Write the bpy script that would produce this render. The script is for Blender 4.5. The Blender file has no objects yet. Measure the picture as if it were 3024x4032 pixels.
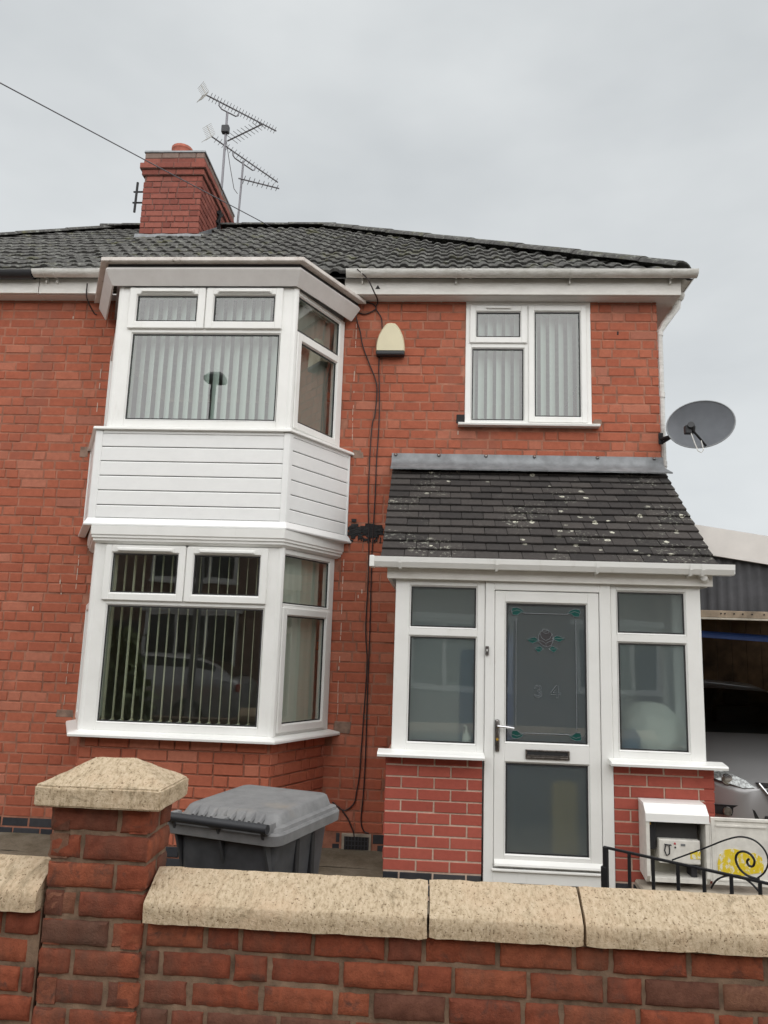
import bpy, bmesh, math, random
from mathutils import Vector, Matrix, noise
R = math.radians
random.seed(34)
SC = bpy.context.scene
COL = SC.collection
EYE = 1.66                       # eye height over the front yard; shape heights below are written from eye level

# ------------------------------------------------------------------ camera, sky, sun, exposure
cam = bpy.data.cameras.new('camera'); camo = bpy.data.objects.new('camera', cam); COL.objects.link(camo)
cam.sensor_fit = 'VERTICAL'; cam.sensor_height = 36.0; cam.lens = 3030 / 4032 * 36.0
cam.clip_start = 0.05; cam.clip_end = 3000
p_, r_, y_ = R(9.9), R(-1.86), R(3.8)
fwd = Vector((-math.sin(y_) * math.cos(p_), math.cos(y_) * math.cos(p_), math.sin(p_)))
rgt = Vector((math.cos(y_), math.sin(y_), 0)); upv = rgt.cross(fwd)
rr = math.cos(r_) * rgt - math.sin(r_) * upv; uu = math.sin(r_) * rgt + math.cos(r_) * upv
camo.matrix_world = Matrix(((rr.x, uu.x, -fwd.x, 0), (rr.y, uu.y, -fwd.y, 0), (rr.z, uu.z, -fwd.z, EYE), (0, 0, 0, 1)))
SC.camera = camo

SUN_EL, SUN_AZ = R(39), R(171)   # compass angle from +y clockwise: behind the camera
wd = bpy.data.worlds.new('World'); SC.world = wd; wd.use_nodes = True
wn, wl = wd.node_tree.nodes, wd.node_tree.links
wn.clear()
w_out = wn.new('ShaderNodeOutputWorld'); w_bg = wn.new('ShaderNodeBackground')
w_sky = wn.new('ShaderNodeTexSky'); w_sky.sky_type = 'NISHITA'; w_sky.sun_disc = False
w_sky.sun_elevation = SUN_EL; w_sky.sun_rotation = SUN_AZ
w_tc = wn.new('ShaderNodeTexCoord'); w_map = wn.new('ShaderNodeMapping'); w_map.inputs['Scale'].default_value = (1, 1, 2.2)
w_n = wn.new('ShaderNodeTexNoise'); w_n.inputs['Scale'].default_value = 1.9; w_n.inputs['Detail'].default_value = 5; w_n.inputs['Roughness'].default_value = .5
w_r = wn.new('ShaderNodeValToRGB')
w_r.color_ramp.elements[0].position = .30; w_r.color_ramp.elements[0].color = (.575, .605, .622, 1)
w_r.color_ramp.elements[1].position = .70; w_r.color_ramp.elements[1].color = (.80, .825, .832, 1)
w_mx = wn.new('ShaderNodeMixRGB'); w_mx.inputs[0].default_value = .06
w_ml = wn.new('ShaderNodeMixRGB'); w_ml.blend_type = 'MULTIPLY'; w_ml.inputs[0].default_value = 1; w_ml.inputs[2].default_value = (.1, .1, .1, 1)
wl.new(w_tc.outputs['Generated'], w_map.inputs['Vector']); wl.new(w_map.outputs[0], w_n.inputs['Vector'])
wl.new(w_n.outputs['Fac'], w_r.inputs[0]); wl.new(w_sky.outputs[0], w_ml.inputs[1])
wl.new(w_r.outputs[0], w_mx.inputs[1]); wl.new(w_ml.outputs[0], w_mx.inputs[2])
wl.new(w_mx.outputs[0], w_bg.inputs[0]); w_bg.inputs[1].default_value = 0.402
wl.new(w_bg.outputs[0], w_out.inputs[0])
sun = bpy.data.lights.new('sun', 'SUN'); suno = bpy.data.objects.new('sun', sun); COL.objects.link(suno)
sun.energy = 1.5; sun.angle = R(120); sun.color = (1, .975, .94)
sd = Vector((math.sin(SUN_AZ) * math.cos(SUN_EL), math.cos(SUN_AZ) * math.cos(SUN_EL), math.sin(SUN_EL)))
suno.rotation_euler = sd.to_track_quat('Z', 'Y').to_euler()
SC.view_settings.view_transform = 'Standard'; SC.view_settings.look = 'None'
SC.view_settings.exposure = 1.33; SC.view_settings.gamma = 1; SC.view_settings.use_curve_mapping = False
SC.render.engine = 'CYCLES'
cy = SC.cycles
cy.use_denoising = True; cy.max_bounces = 9; cy.diffuse_bounces = 4; cy.glossy_bounces = 4; cy.transparent_max_bounces = 16; cy.transmission_bounces = 6
cy.caustics_reflective = False; cy.caustics_refractive = True; cy.sample_clamp_indirect = 4

# ------------------------------------------------------------------ materials
MT = {}
class NT:
    """small helper round a material's node tree"""
    def __init__(s, name):
        s.m = bpy.data.materials.new(name); s.m.use_nodes = True
        s.n, s.l = s.m.node_tree.nodes, s.m.node_tree.links; s.n.clear()
        s.out = s.n.new('ShaderNodeOutputMaterial'); s.b = s.n.new('ShaderNodeBsdfPrincipled'); s.l.new(s.b.outputs[0], s.out.inputs[0])
        s.pos = s.n.new('ShaderNodeNewGeometry'); MT[name] = s.m
    def add(s, t, **kw):
        x = s.n.new('ShaderNode' + t)
        for k, v in kw.items(): setattr(x, k, v)
        return x
    def noise(s, scale, detail=3, rough=.5, vec=None, dist=0):
        x = s.add('TexNoise'); x.inputs['Scale'].default_value = scale; x.inputs['Detail'].default_value = detail
        x.inputs['Roughness'].default_value = rough; x.inputs['Distortion'].default_value = dist
        s.l.new(vec if vec else s.pos.outputs['Position'], x.inputs['Vector']); return x.outputs['Fac']
    def stretch(s, sc):
        x = s.add('Mapping'); x.inputs['Scale'].default_value = sc; s.l.new(s.pos.outputs['Position'], x.inputs['Vector']); return x.outputs[0]
    def ramp(s, fac, stops, const=False):
        x = s.add('ValToRGB'); e = x.color_ramp.elements
        while len(e) < len(stops): e.new(.5)
        for i, (p, c) in enumerate(stops):
            e[i].position = p; e[i].color = (*c, 1) if len(c) == 3 else c
        if const: x.color_ramp.interpolation = 'CONSTANT'
        s.l.new(fac, x.inputs[0]); return x.outputs[0]
    def mix(s, fac, a, b, mode='MIX'):
        x = s.add('MixRGB', blend_type=mode)
        for i, v in ((0, fac), (1, a), (2, b)):
            if hasattr(v, 'is_linked'): s.l.new(v, x.inputs[i])
            elif i == 0: x.inputs[0].default_value = v
            else: x.inputs[i].default_value = (*v, 1)
        return x.outputs[0]
    def math(s, op, a, b=None):
        x = s.add('Math', operation=op)
        for i, v in ((0, a), (1, b)):
            if v is None: continue
            if hasattr(v, 'is_linked'): s.l.new(v, x.inputs[i])
            else: x.inputs[i].default_value = v
        return x.outputs[0]
    def color(s, c):
        if hasattr(c, 'is_linked'): s.l.new(c, s.b.inputs['Base Color'])
        else: s.b.inputs['Base Color'].default_value = (*c, 1)
    def set(s, rough=.5, metal=0, spec=.5):
        if hasattr(rough, 'is_linked'): s.l.new(rough, s.b.inputs['Roughness'])
        else: s.b.inputs['Roughness'].default_value = rough
        s.b.inputs['Metallic'].default_value = metal; s.b.inputs['Specular IOR Level'].default_value = spec
    def bump(s, h, strength=.4, dist=.003):
        x = s.add('Bump'); x.inputs['Strength'].default_value = strength; x.inputs['Distance'].default_value = dist
        s.l.new(h, x.inputs['Height']); s.l.new(x.outputs[0], s.b.inputs['Normal'])

def plain(name, c, rough=.5, metal=0, spec=.5, var=.08, scale=6, bump=0, bscale=200):
    t = NT(name)
    n = t.noise(scale, 4, .6)
    t.color(t.ramp(n, [(.25, tuple(x * (1 - var * 1.6) for x in c)), (.7, tuple(min(1, x * (1 + var)) for x in c))]))
    t.set(rough, metal, spec)
    if bump: t.bump(t.noise(bscale, 3), bump)
    return t

def brickmat(name, stops, island, dirt=(.10, .06, .045), dscale=1.1, dpos=(.56, .74), damt=.55, fine=.35, bumps=.5, rough=.9, blotch=None):
    t = NT(name)
    rnd = t.pos.outputs['Random Per Island'] if island else t.add('ObjectInfo').outputs['Random']
    c = t.ramp(rnd, stops)
    n1 = t.noise(26, 4, .65)
    c = t.mix(fine, c, t.ramp(n1, [(.3, (.35, .3, .3)), (.7, (1.0, 1.0, 1.0))]), 'MULTIPLY')
    if blotch:
        nb = t.noise(blotch[0], 4, .7, dist=.6)
        c = t.mix(t.ramp(nb, [(blotch[1], (0, 0, 0)), (blotch[2], (1, 1, 1))]), c, blotch[3])
    n2 = t.noise(dscale, 5, .65, t.stretch((1.3, 1.3, .45)))
    f = t.math('MULTIPLY', t.ramp(n2, [(dpos[0], (0, 0, 0)), (dpos[1], (1, 1, 1))]), damt)
    c = t.mix(f, c, dirt)
    t.color(c); t.set(rough, 0, .25)
    t.bump(t.noise(130, 4, .7), bumps, .004)
    return t

HB = [(0, (.385, .113, .066)), (.12, (.41, .12, .070)), (.4, (.435, .13, .075)), (.7, (.455, .139, .081)), (.88, (.48, .158, .095)), (.97, (.49, .185, .12)), (1, (.41, .155, .104))]
for isl in (0, 1): brickmat('house_brick_%d' % isl, HB, isl, dirt=(.235, .115, .088), damt=.5, fine=.28)
NB = [(0, (.35, .082, .06)), (.5, (.405, .097, .07)), (1, (.45, .115, .083))]
brickmat('porch_brick_0', NB, 0, damt=.12, fine=.2, bumps=.3)
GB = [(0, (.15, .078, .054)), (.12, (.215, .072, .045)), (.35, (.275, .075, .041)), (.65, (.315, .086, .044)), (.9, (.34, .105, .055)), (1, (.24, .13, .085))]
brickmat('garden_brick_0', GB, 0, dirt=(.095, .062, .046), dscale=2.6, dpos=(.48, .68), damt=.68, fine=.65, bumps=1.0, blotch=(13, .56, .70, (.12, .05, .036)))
CB = [(0, (.225, .072, .055)), (.5, (.28, .09, .068)), (1, (.33, .115, .086))]
for isl in (0, 1): brickmat('chimney_brick_%d' % isl, CB, isl, dirt=(.09, .055, .05), damt=.4)
brickmat('sooty_brick_0', [(0, (.20, .15, .13)), (1, (.27, .19, .16))], 0, dirt=(.08, .08, .06), damt=.5)
brickmat('blue_brick_0', [(0, (.028, .03, .036)), (1, (.065, .066, .072))], 0, dirt=(.10, .09, .08), damt=.3)
plain('house_mortar', (.345, .15, .098), .95, var=.3, scale=9, bump=.6)
plain('porch_mortar', (.56, .42, .335), .95, var=.12, scale=30, bump=.5)
plain('garden_mortar', (.20, .132, .088), .95, var=.35, scale=14, bump=.8)
plain('chimney_mortar', (.20, .11, .09), .95, var=.2, scale=9, bump=.5)
plain('cement', (.33, .29, .235), .95, var=.25, scale=9, bump=.7)
plain('old_cement', (.25, .165, .125), .95, var=.3, scale=14, bump=.6)
plain('white_paint_flake', (.62, .52, .44), .8, var=.1)

t = NT('upvc')
n = t.noise(3.2, 5, .65)
c = t.ramp(n, [(.3, (.79, .79, .765)), (.65, (.85, .85, .83))])
g = t.noise(9, 6, .75, t.stretch((1, 1, .22)))
t.color(t.mix(t.ramp(g, [(.60, (0, 0, 0)), (.78, (.35, .35, .35))]), c, (.50, .48, .42))); t.set(.32, 0, .5)
t = NT('upvc_cladding')
n = t.noise(7, 5, .7, t.stretch((1, 1, 1.5)))
t.color(t.ramp(n, [(.3, (.80, .805, .80)), (.7, (.85, .855, .85))])); t.set(.35)
t = NT('fascia_paint')
n = t.noise(5, 6, .7, t.stretch((1, 1, 3)))
t.color(t.ramp(n, [(.3, (.66, .64, .60)), (.65, (.80, .785, .75))])); t.set(.5)
t = NT('canopy_paint')
n = t.noise(6, 5, .7)
t.color(t.ramp(n, [(.3, (.66, .635, .62)), (.7, (.73, .71, .695))])); t.set(.55)
t = NT('gutter_plastic')
n = t.noise(7, 6, .75, t.stretch((1, 3, 5)))
t.color(t.ramp(n, [(.32, (.50, .49, .45)), (.6, (.74, .735, .71))])); t.set(.4)
t = NT('mossy_trim')
n = t.noise(9, 6, .75)
t.color(t.ramp(n, [(.30, (.16, .13, .10)), (.40, (.58, .53, .49)), (.7, (.74, .705, .67))])); t.set(.6)
plain('gasket', (.02, .02, .022), .6)
plain('frosted_lip', (.6, .6, .58), .5)
plain('lead', (.215, .225, .235), .55, .35, .5, var=.22, scale=9)
plain('dark_plastic', (.022, .023, .027), .5)
plain('cable_black', (.028, .017, .017), .6)
plain('bin_grey', (.058, .06, .066), .48, var=.25, scale=9, bump=.15)
plain('iron_black', (.016, .016, .018), .55, .3, bump=.3, bscale=300)
plain('cream_plastic', (.70, .635, .44), .4, var=.03)
plain('chrome', (.62, .62, .64), .16, 1)
plain('dull_chrome', (.36, .34, .33), .28, 1, var=.3, scale=40)
plain('aerial_metal', (.19, .185, .20), .45, .7)
plain('dish_grey', (.255, .27, .295), .6, 0, .3)
plain('clay_pot', (.44, .14, .095), .85, var=.2, scale=12)
def cloth(name, c, k=.42):
    t = NT(name); t.color(c); t.set(.85, 0, .1)
    tl = t.add('BsdfTranslucent'); tl.inputs[0].default_value = (*c, 1); mx = t.add('MixShader'); mx.inputs[0].default_value = k
    t.l.new(t.b.outputs[0], mx.inputs[1]); t.l.new(tl.outputs[0], mx.inputs[2]); t.l.new(mx.outputs[0], t.out.inputs[0])
cloth('blind_pale', (.95, .94, .84), .5); cloth('blind_white', (.70, .76, .72)); cloth('blind_cream', (.86, .85, .70)); cloth('blind_grey', (.46, .45, .41))
plain('room_wall', (.74, .74, .72), .9)
plain('room_dark', (.10, .095, .09), .9)
plain('tar', (.010, .009, .010), .75, bump=.5)
plain('tyre', (.015, .015, .016), .8)
plain('meter_white', (.70, .68, .63), .45, var=.12, scale=12)
plain('meter_inside', (.36, .35, .30), .7, var=.2, scale=9)
plain('meter_dark', (.035, .034, .034), .5)
plain('red_lamp', (.45, .05, .06), .4)
plain('brass', (.55, .33, .05), .4, .3)
plain('timber', (.30, .235, .17), .85, var=.3, scale=10)
plain('corrugated', (.062, .062, .068), .7, var=.35, scale=4)
plain('white_board', (.70, .665, .63), .6, var=.05)
plain('blue_pole', (.07, .16, .55), .4, var=.1)
plain('timber_edge', (.46, .42, .35), .8, var=.2, scale=10)
plain('shed_wood', (.20, .12, .06), .8, var=.4, scale=3)
plain('leaf_green', (.10, .14, .035), .6, var=.4, scale=8)
plain('asphalt', (.06, .06, .062), .9, var=.2, scale=3, bump=.6)
plain('lamp_steel', (.22, .23, .24), .5, .3)
plain('opp_brick', (.27, .18, .15), .9, var=.3, scale=3)
plain('opp_tile', (.075, .066, .062), .8)
plain('window_dark', (.03, .035, .04), .08)
plain('jumper_blue', (.03, .09, .16), .9)
plain('coat_blue', (.02, .05, .20), .9)
plain('bag_white', (.62, .64, .58), .9)
plain('box_yellow', (.46, .31, .07), .8)
plain('coat_dark', (.03, .04, .07), .9)
plain('porch_plaster', (.60, .63, .60), .9)
plain('lead_came', (.20, .22, .235), .6, .2)
plain('leaf_glass', (.006, .07, .06), .3)
plain('petal_glass', (.055, .052, .055), .3)

t = NT('yellow_sticker')
n = t.noise(45, 5, .7, t.stretch((1, 1, .6)))
t.color(t.ramp(n, [(.40, (.72, .70, .62)), (.47, (.72, .55, .03)), (.62, (.70, .50, .01))])); t.set(.6)
t = NT('bin_lid')
n = t.noise(11, 5, .7); n2 = t.noise(2.5, 3)
c = t.ramp(n, [(.3, (.15, .15, .153)), (.7, (.225, .225, .225))])
t.color(t.mix(t.ramp(n2, [(.55, (0, 0, 0)), (.75, (.7, .7, .7))]), c, (.29, .225, .15))); t.set(.6); t.bump(t.noise(160, 3), .2)
t = NT('stone_coping')
n = t.noise(85, 5, .72, t.stretch((1, .45, .6))); n2 = t.noise(5, 4, .65); n3 = t.noise(130, 3, .6)
c = t.ramp(n, [(.30, (.17, .13, .085)), (.40, (.40, .31, .205)), (.52, (.52, .415, .29)), (.72, (.62, .51, .375))])
c = t.mix(t.ramp(n2, [(.48, (0, 0, 0)), (.75, (.65, .65, .65))]), c, (.58, .42, .285))
c = t.mix(t.ramp(n3, [(.33, (1, 1, 1)), (.38, (0, 0, 0))]), c, (.15, .10, .055))
n4 = t.noise(5.5, 6, .8, dist=1)
c = t.mix(t.ramp(n4, [(.55, (0, 0, 0)), (.66, (.62, .62, .62))]), c, (.19, .15, .09))
t.color(c); t.set(.95, 0, .2)
h = t.mix(.5, n, n3); t.bump(h, .9, .006)

t = NT('roof_tile')
rnd = t.add('ObjectInfo').outputs['Random']; isl = t.pos.outputs['Random Per Island']
n = t.noise(30, 4, .7); n2 = t.noise(3.2, 5, .7); n3 = t.noise(15, 5, .75)
c = t.mix(.5, t.ramp(rnd, [(0, (.06, .059, .058)), (1, (.115, .112, .107))]), t.ramp(isl, [(0, (.056, .055, .054)), (1, (.115, .112, .107))]))
c = t.mix(.6, c, t.ramp(n, [(.3, (.45, .45, .45)), (.7, (1.3, 1.3, 1.3))]), 'MULTIPLY')
c = t.mix(t.ramp(n3, [(.52, (0, 0, 0)), (.70, (.85, .85, .85))]), c, (.27, .28, .25))
c = t.mix(t.ramp(n2, [(.56, (0, 0, 0)), (.70, (.8, .8, .8))]), c, (.115, .115, .055))
t.color(c); t.set(.9, 0, .2); t.bump(n, .5, .006)
t = NT('porch_tile')
rnd = t.add('ObjectInfo').outputs['Random']
n = t.noise(40, 4, .7)
c = t.ramp(rnd, [(0, (.036, .033, .032)), (.5, (.05, .045, .043)), (1, (.066, .059, .055))])
c = t.mix(.5, c, t.ramp(n, [(.3, (.5, .5, .5)), (.7, (1.25, 1.25, 1.25))]), 'MULTIPLY')
v = t.add('TexVoronoi'); v.inputs['Scale'].default_value = 9.5; t.l.new(t.stretch((1, 1, 1)), v.inputs['Vector'])
vm = t.math('LESS_THAN', v.outputs['Distance'], t.math('MULTIPLY', t.noise(14, 3, .6), .40))
vn = t.noise(60, 3, .7)
vsel = t.ramp(v.outputs['Color'], [(.44, (0, 0, 0)), (.48, (1, 1, 1))])
nb = t.noise(1.3, 2, .5)
f = t.math('MULTIPLY', t.math('MULTIPLY', vm, vsel), t.ramp(vn, [(.40, (0, 0, 0)), (.48, (1, 1, 1))]))
f = t.math('MULTIPLY', f, t.ramp(nb, [(.44, (0, 0, 0)), (.52, (1, 1, 1))]))
c = t.mix(f, c, (.50, .49, .41))
v2 = t.noise(34, 5, .75); sep = t.add('SeparateXYZ'); t.l.new(t.pos.outputs['Position'], sep.inputs[0])
g = t.math('MULTIPLY', t.ramp(v2, [(.56, (0, 0, 0)), (.63, (1, 1, 1))]), t.ramp(t.noise(2.6, 2, .5), [(.52, (0, 0, 0)), (.62, (.8, .8, .8))]))
c = t.mix(g, c, (.33, .33, .28))
t.color(c); t.set(.9, 0, .25); t.bump(n, .4, .004)

t = NT('yard_concrete')
n = t.noise(4, 6, .7); n2 = t.noise(60, 4, .7)
c = t.ramp(n, [(.3, (.11, .09, .06)), (.7, (.22, .19, .145))])
t.color(t.mix(.5, c, t.ramp(n2, [(.3, (.6, .6, .6)), (.7, (1.2, 1.2, 1.2))]), 'MULTIPLY')); t.set(.95, 0, .2); t.bump(n2, .6, .006)

def glass(name, tint, panes=3.6, frost=0.0):
    t = NT(name); t.n.remove(t.b)
    fr = t.add('Fresnel')
    t.l.new(t.math('SUBTRACT', 1.5, t.math('MULTIPLY', t.pos.outputs['Backfacing'], 1.5 - 1 / 1.5)), fr.inputs['IOR'])   # same reflectance from both sides of a thin pane
    k = t.math('SUBTRACT', 1.0, t.math('POWER', t.math('SUBTRACT', 1.0, fr.outputs[0]), panes))
    gl = t.add('BsdfGlossy'); gl.inputs['Roughness'].default_value = 0.0; gl.inputs['Color'].default_value = (1, 1, 1, 1)
    wv = t.noise(1.7, 2, .4); bp = t.add('Bump'); bp.inputs['Strength'].default_value = .12; bp.inputs['Distance'].default_value = .01
    t.l.new(wv, bp.inputs['Height']); t.l.new(bp.outputs[0], gl.inputs['Normal'])
    if frost:
        a = t.add('BsdfRefraction'); a.inputs['Roughness'].default_value = frost; a.inputs['IOR'].default_value = 1.25; a.inputs['Color'].default_value = (*tint, 1)
        bb = t.add('BsdfTranslucent'); bb.inputs['Color'].default_value = (*[x * .95 for x in tint], 1)
        t0 = t.add('MixShader'); t0.inputs[0].default_value = .18; t.l.new(a.outputs[0], t0.inputs[1]); t.l.new(bb.outputs[0], t0.inputs[2])
        df_ = t.add('BsdfDiffuse'); df_.inputs[0].default_value = (.40, .48, .49, 1); tr = t.add('MixShader'); tr.inputs[0].default_value = .17; t.l.new(t0.outputs[0], tr.inputs[1]); t.l.new(df_.outputs[0], tr.inputs[2])
    else:
        tr = t.add('BsdfTransparent'); tr.inputs[0].default_value = (*tint, 1)
    mx = t.add('MixShader'); t.l.new(k, mx.inputs[0]); t.l.new(tr.outputs[0], mx.inputs[1]); t.l.new(gl.outputs[0], mx.inputs[2])
    t.l.new(mx.outputs[0], t.out.inputs[0])
glass('window_glass', (.87, .935, .91), 3.2)
glass('frosted_glass', (.86, .93, .92), 2.6, .32)
glass('car_glass', (.35, .40, .40), 1.6)
t = NT('car_paint'); t.color((.40, .40, .405)); t.set(.30, .35, .5); t.b.inputs['Coat Weight'].default_value = .8; t.b.inputs['Coat Roughness'].default_value = .04
t = NT('headlight_glass'); n = t.noise(60, 2, .6); t.color(t.ramp(n, [(.4, (.20, .205, .205)), (.62, (.42, .44, .44))])); t.set(.12, .6); t.bump(t.noise(16, 0), .35, .012)

# ------------------------------------------------------------------ building helpers
WORLD = {}                         # world position of each object's origin (nothing that has children turns)
def wpos(o): return WORLD.get(o.name, Vector((0, 0, 0))) if o else Vector((0, 0, 0))
def frame(x, y, ang=0.0, z=0.0):   # local (u along the face, d into it, z up)
    return Matrix.Translation((x, y, z)) @ Matrix.Rotation(ang, 4, 'Z')
I4 = Matrix.Identity(4)

class MB:
    def __init__(s, M=None): s.bm = bmesh.new(); s.M = M or I4
    def _v(s, vs, M=None):
        m = s.M if M is None else M
        return [s.bm.verts.new(m @ Vector(v)) for v in vs]
    def face(s, pts, M=None):
        return s.bm.faces.new(s._v(pts, M))
    def box(s, a, b, bev=0.0, seg=1, M=None):
        (x0, y0, z0), (x1, y1, z1) = a, b
        x0, x1 = min(x0, x1), max(x0, x1); y0, y1 = min(y0, y1), max(y0, y1); z0, z1 = min(z0, z1), max(z0, z1)
        v = s._v([(x0, y0, z0), (x1, y0, z0), (x1, y1, z0), (x0, y1, z0), (x0, y0, z1), (x1, y0, z1), (x1, y1, z1), (x0, y1, z1)], M)
        fs = [s.bm.faces.new([v[i] for i in q]) for q in ((3, 2, 1, 0), (4, 5, 6, 7), (0, 1, 5, 4), (1, 2, 6, 5), (2, 3, 7, 6), (3, 0, 4, 7))]
        if bev:
            es = {e for f in fs for e in f.edges}
            bmesh.ops.bevel(s.bm, geom=list(es), offset=bev, segments=seg, affect='EDGES', profile=.6)
        return s
    def prism(s, poly, path, M=None, cap=True):
        """poly: closed list of (a, b); path: list of functions/matrices giving 3-D points for each station"""
        rings = [s._v([st(a, b) for a, b in poly], M) for st in path]
        n = len(poly)
        for r0, r1 in zip(rings, rings[1:]):
            for i in range(n): s.bm.faces.new((r0[i], r0[(i + 1) % n], r1[(i + 1) % n], r1[i]))
        if cap: s.bm.faces.new(rings[0][::-1]); s.bm.faces.new(rings[-1])
        return s
    def tube(s, pts, r, seg=8, M=None, cap=True):
        pts = [Vector(p) for p in pts]; rings = []
        rs = r if isinstance(r, (list, tuple)) else [r] * len(pts)
        prev = None
        for i, p in enumerate(pts):
            d = (pts[min(i + 1, len(pts) - 1)] - pts[max(i - 1, 0)]).normalized()
            if prev is None:
                a = d.cross(Vector((0, 0, 1)));  a = a if a.length > .05 else d.cross(Vector((1, 0, 0)))
            else: a = prev - d * prev.dot(d)
            a.normalize(); prev = a; b = d.cross(a)
            rings.append(s._v([p + (a * math.cos(k / seg * math.tau) + b * math.sin(k / seg * math.tau)) * rs[i] for k in range(seg)], M))
        for r0, r1 in zip(rings, rings[1:]):
            for k in range(seg): s.bm.faces.new((r0[k], r0[(k + 1) % seg], r1[(k + 1) % seg], r1[k]))
        if cap: s.bm.faces.new(rings[0][::-1]); s.bm.faces.new(rings[-1])
        return s
    def lathe(s, prof, c, seg=20, M=None, axis='z'):
        rings = []
        for r, h in prof:
            rings.append(s._v([(c[0] + r * math.cos(k / seg * math.tau), c[1] + r * math.sin(k / seg * math.tau), c[2] + h) if axis == 'z'
                               else ((c[0] + r * math.cos(k / seg * math.tau), c[1] + h, c[2] + r * math.sin(k / seg * math.tau)) if axis == 'y'
                               else (c[0] + h, c[1] + r * math.cos(k / seg * math.tau), c[2] + r * math.sin(k / seg * math.tau))) for k in range(seg)], M))
        for r0, r1 in zip(rings, rings[1:]):
            for k in range(seg): s.bm.faces.new((r0[k], r0[(k + 1) % seg], r1[(k + 1) % seg], r1[k]))
        s.bm.faces.new(rings[0][::-1]); s.bm.faces.new(rings[-1]); return s
    def rough(s, amp, scale, seed=0):
        for v in s.bm.verts:
            q = Vector(v.co) * scale + Vector((seed, seed * .7, 0)); v.co += noise.noise_vector(q) * amp
        return s
    def build(s, name, mat, parent=None, smooth=False, up=EYE, angle=35):
        bm = s.bm
        bmesh.ops.recalc_face_normals(bm, faces=bm.faces)
        vs = [v.co for v in bm.verts]
        lo = Vector([min(v[i] for v in vs) for i in range(3)]); hi = Vector([max(v[i] for v in vs) for i in range(3)])
        c = Vector(((lo.x + hi.x) / 2, (lo.y + hi.y) / 2, lo.z))
        for v in bm.verts: v.co -= c
        me = bpy.data.meshes.new(name); bm.to_mesh(me); bm.free()
        mats = mat if isinstance(mat, (list, tuple)) else [mat]
        for m in mats: me.materials.append(MT[m])
        o = bpy.data.objects.new(name, me); COL.objects.link(o)
        c = c + Vector((0, 0, up)); WORLD[o.name] = c
        o.location = c - wpos(parent)
        if parent: o.parent = parent
        if smooth:
            for p in me.polygons: p.use_smooth = True
            try: me.set_sharp_from_angle(angle=R(angle))
            except Exception: pass
        return o

def tag(o, label, cat, group=None):
    o['label'] = label; o['category'] = cat
    if group: o['group'] = group
    return o
def struct(o): o['kind'] = 'structure'; return o
def stuff(o): o['kind'] = 'stuff'; return o
def thing(name, x, y, z, label, cat, group=None):
    o = bpy.data.objects.new(name, None); COL.objects.link(o); o.location = (x, y, z + EYE); WORLD[o.name] = Vector((x, y, z + EYE))
    o.empty_display_size = .1
    return tag(o, label, cat, group)

# ---- bricks: shared meshes; front at d = 0, body behind it
def brick_mesh(name, w, h, dep, bev, jit, seed, nx=1, nz=1, amp=0.0):
    rnd = random.Random(seed); bm = bmesh.new()
    def j(): return rnd.uniform(-jit, jit)
    us = [-w / 2 + bev + (w - 2 * bev) * i / nx for i in range(nx + 1)]; zs = [-h / 2 + bev + (h - 2 * bev) * i / nz for i in range(nz + 1)]
    G = [[bm.verts.new((u + (j() if amp == 0 else j() * .6), abs(j()) * .5 + (rnd.uniform(0, amp) if amp else 0), z + j() * .6)) for z in zs] for u in us]
    for i in range(nx):
        for k in range(nz): bm.faces.new((G[i][k], G[i + 1][k], G[i + 1][k + 1], G[i][k + 1]))
    loop = [(i, 0) for i in range(nx)] + [(nx, k) for k in range(nz)] + [(i, nz) for i in range(nx, 0, -1)] + [(0, k) for k in range(nz, 0, -1)]
    def outer(v, dd, e):
        x, y, z = v.co
        return bm.verts.new((x + (bev + e if abs(x - (w / 2 - bev)) < jit * 1.5 + 1e-5 else (-bev - e if abs(x + (w / 2 - bev)) < jit * 1.5 + 1e-5 else 0)), dd,
                             z + (bev + e if abs(z - (h / 2 - bev)) < jit * 1.5 + 1e-5 else (-bev - e if abs(z + (h / 2 - bev)) < jit * 1.5 + 1e-5 else 0))))
    ring0 = [G[a][b] for a, b in loop]; ring1 = [outer(v, bev * (1.0 + rnd.uniform(0, .8)) + amp * .5, 0) for v in ring0]
    ring2 = [bm.verts.new((v.co.x, dep, v.co.z)) for v in ring1]
    n = len(loop)
    for a, b in ((ring0, ring1), (ring1, ring2)):
        for i in range(n): bm.faces.new((a[i], b[i], b[(i + 1) % n], a[(i + 1) % n]))
    bm.faces.new(ring2)
    bmesh.ops.recalc_face_normals(bm, faces=bm.faces)
    me = bpy.data.meshes.new(name); bm.to_mesh(me); bm.free(); return me

def lay_courses(F, u0, u1, z0, course, n, pattern, joint, holes=(), phase=0.0, skip=None, seed=1):
    """list of (matrix, width, z height) brick slots on the face F; pattern(k) gives the lengths of course k"""
    rnd = random.Random(seed); out = []
    for k in range(n):
        zc = z0 + course * (k + .5)
        spans = [(u0, u1)]
        for (a, b, c, d) in holes:
            if c - course * .3 < zc < d + course * .3:
                new = []
                for s0, s1 in spans:
                    if b <= s0 or a >= s1: new.append((s0, s1)); continue
                    if a > s0: new.append((s0, a))
                    if b < s1: new.append((b, s1))
                spans = new
        u = u0 - rnd.uniform(0, phase); gen = pattern(k, rnd)
        u -= (k % 2) * 0.0
        while u < u1:
            w = next(gen); a, b = u, u + w; u += w
            for s0, s1 in spans:
                c0, c1 = max(a, s0), min(b, s1)
                if c1 - c0 > .04:
                    if skip and skip((c0 + c1) / 2, zc): continue
                    out.append((F, (c0 + c1) / 2, zc, c1 - c0 - joint, course - joint))
    return out

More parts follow.
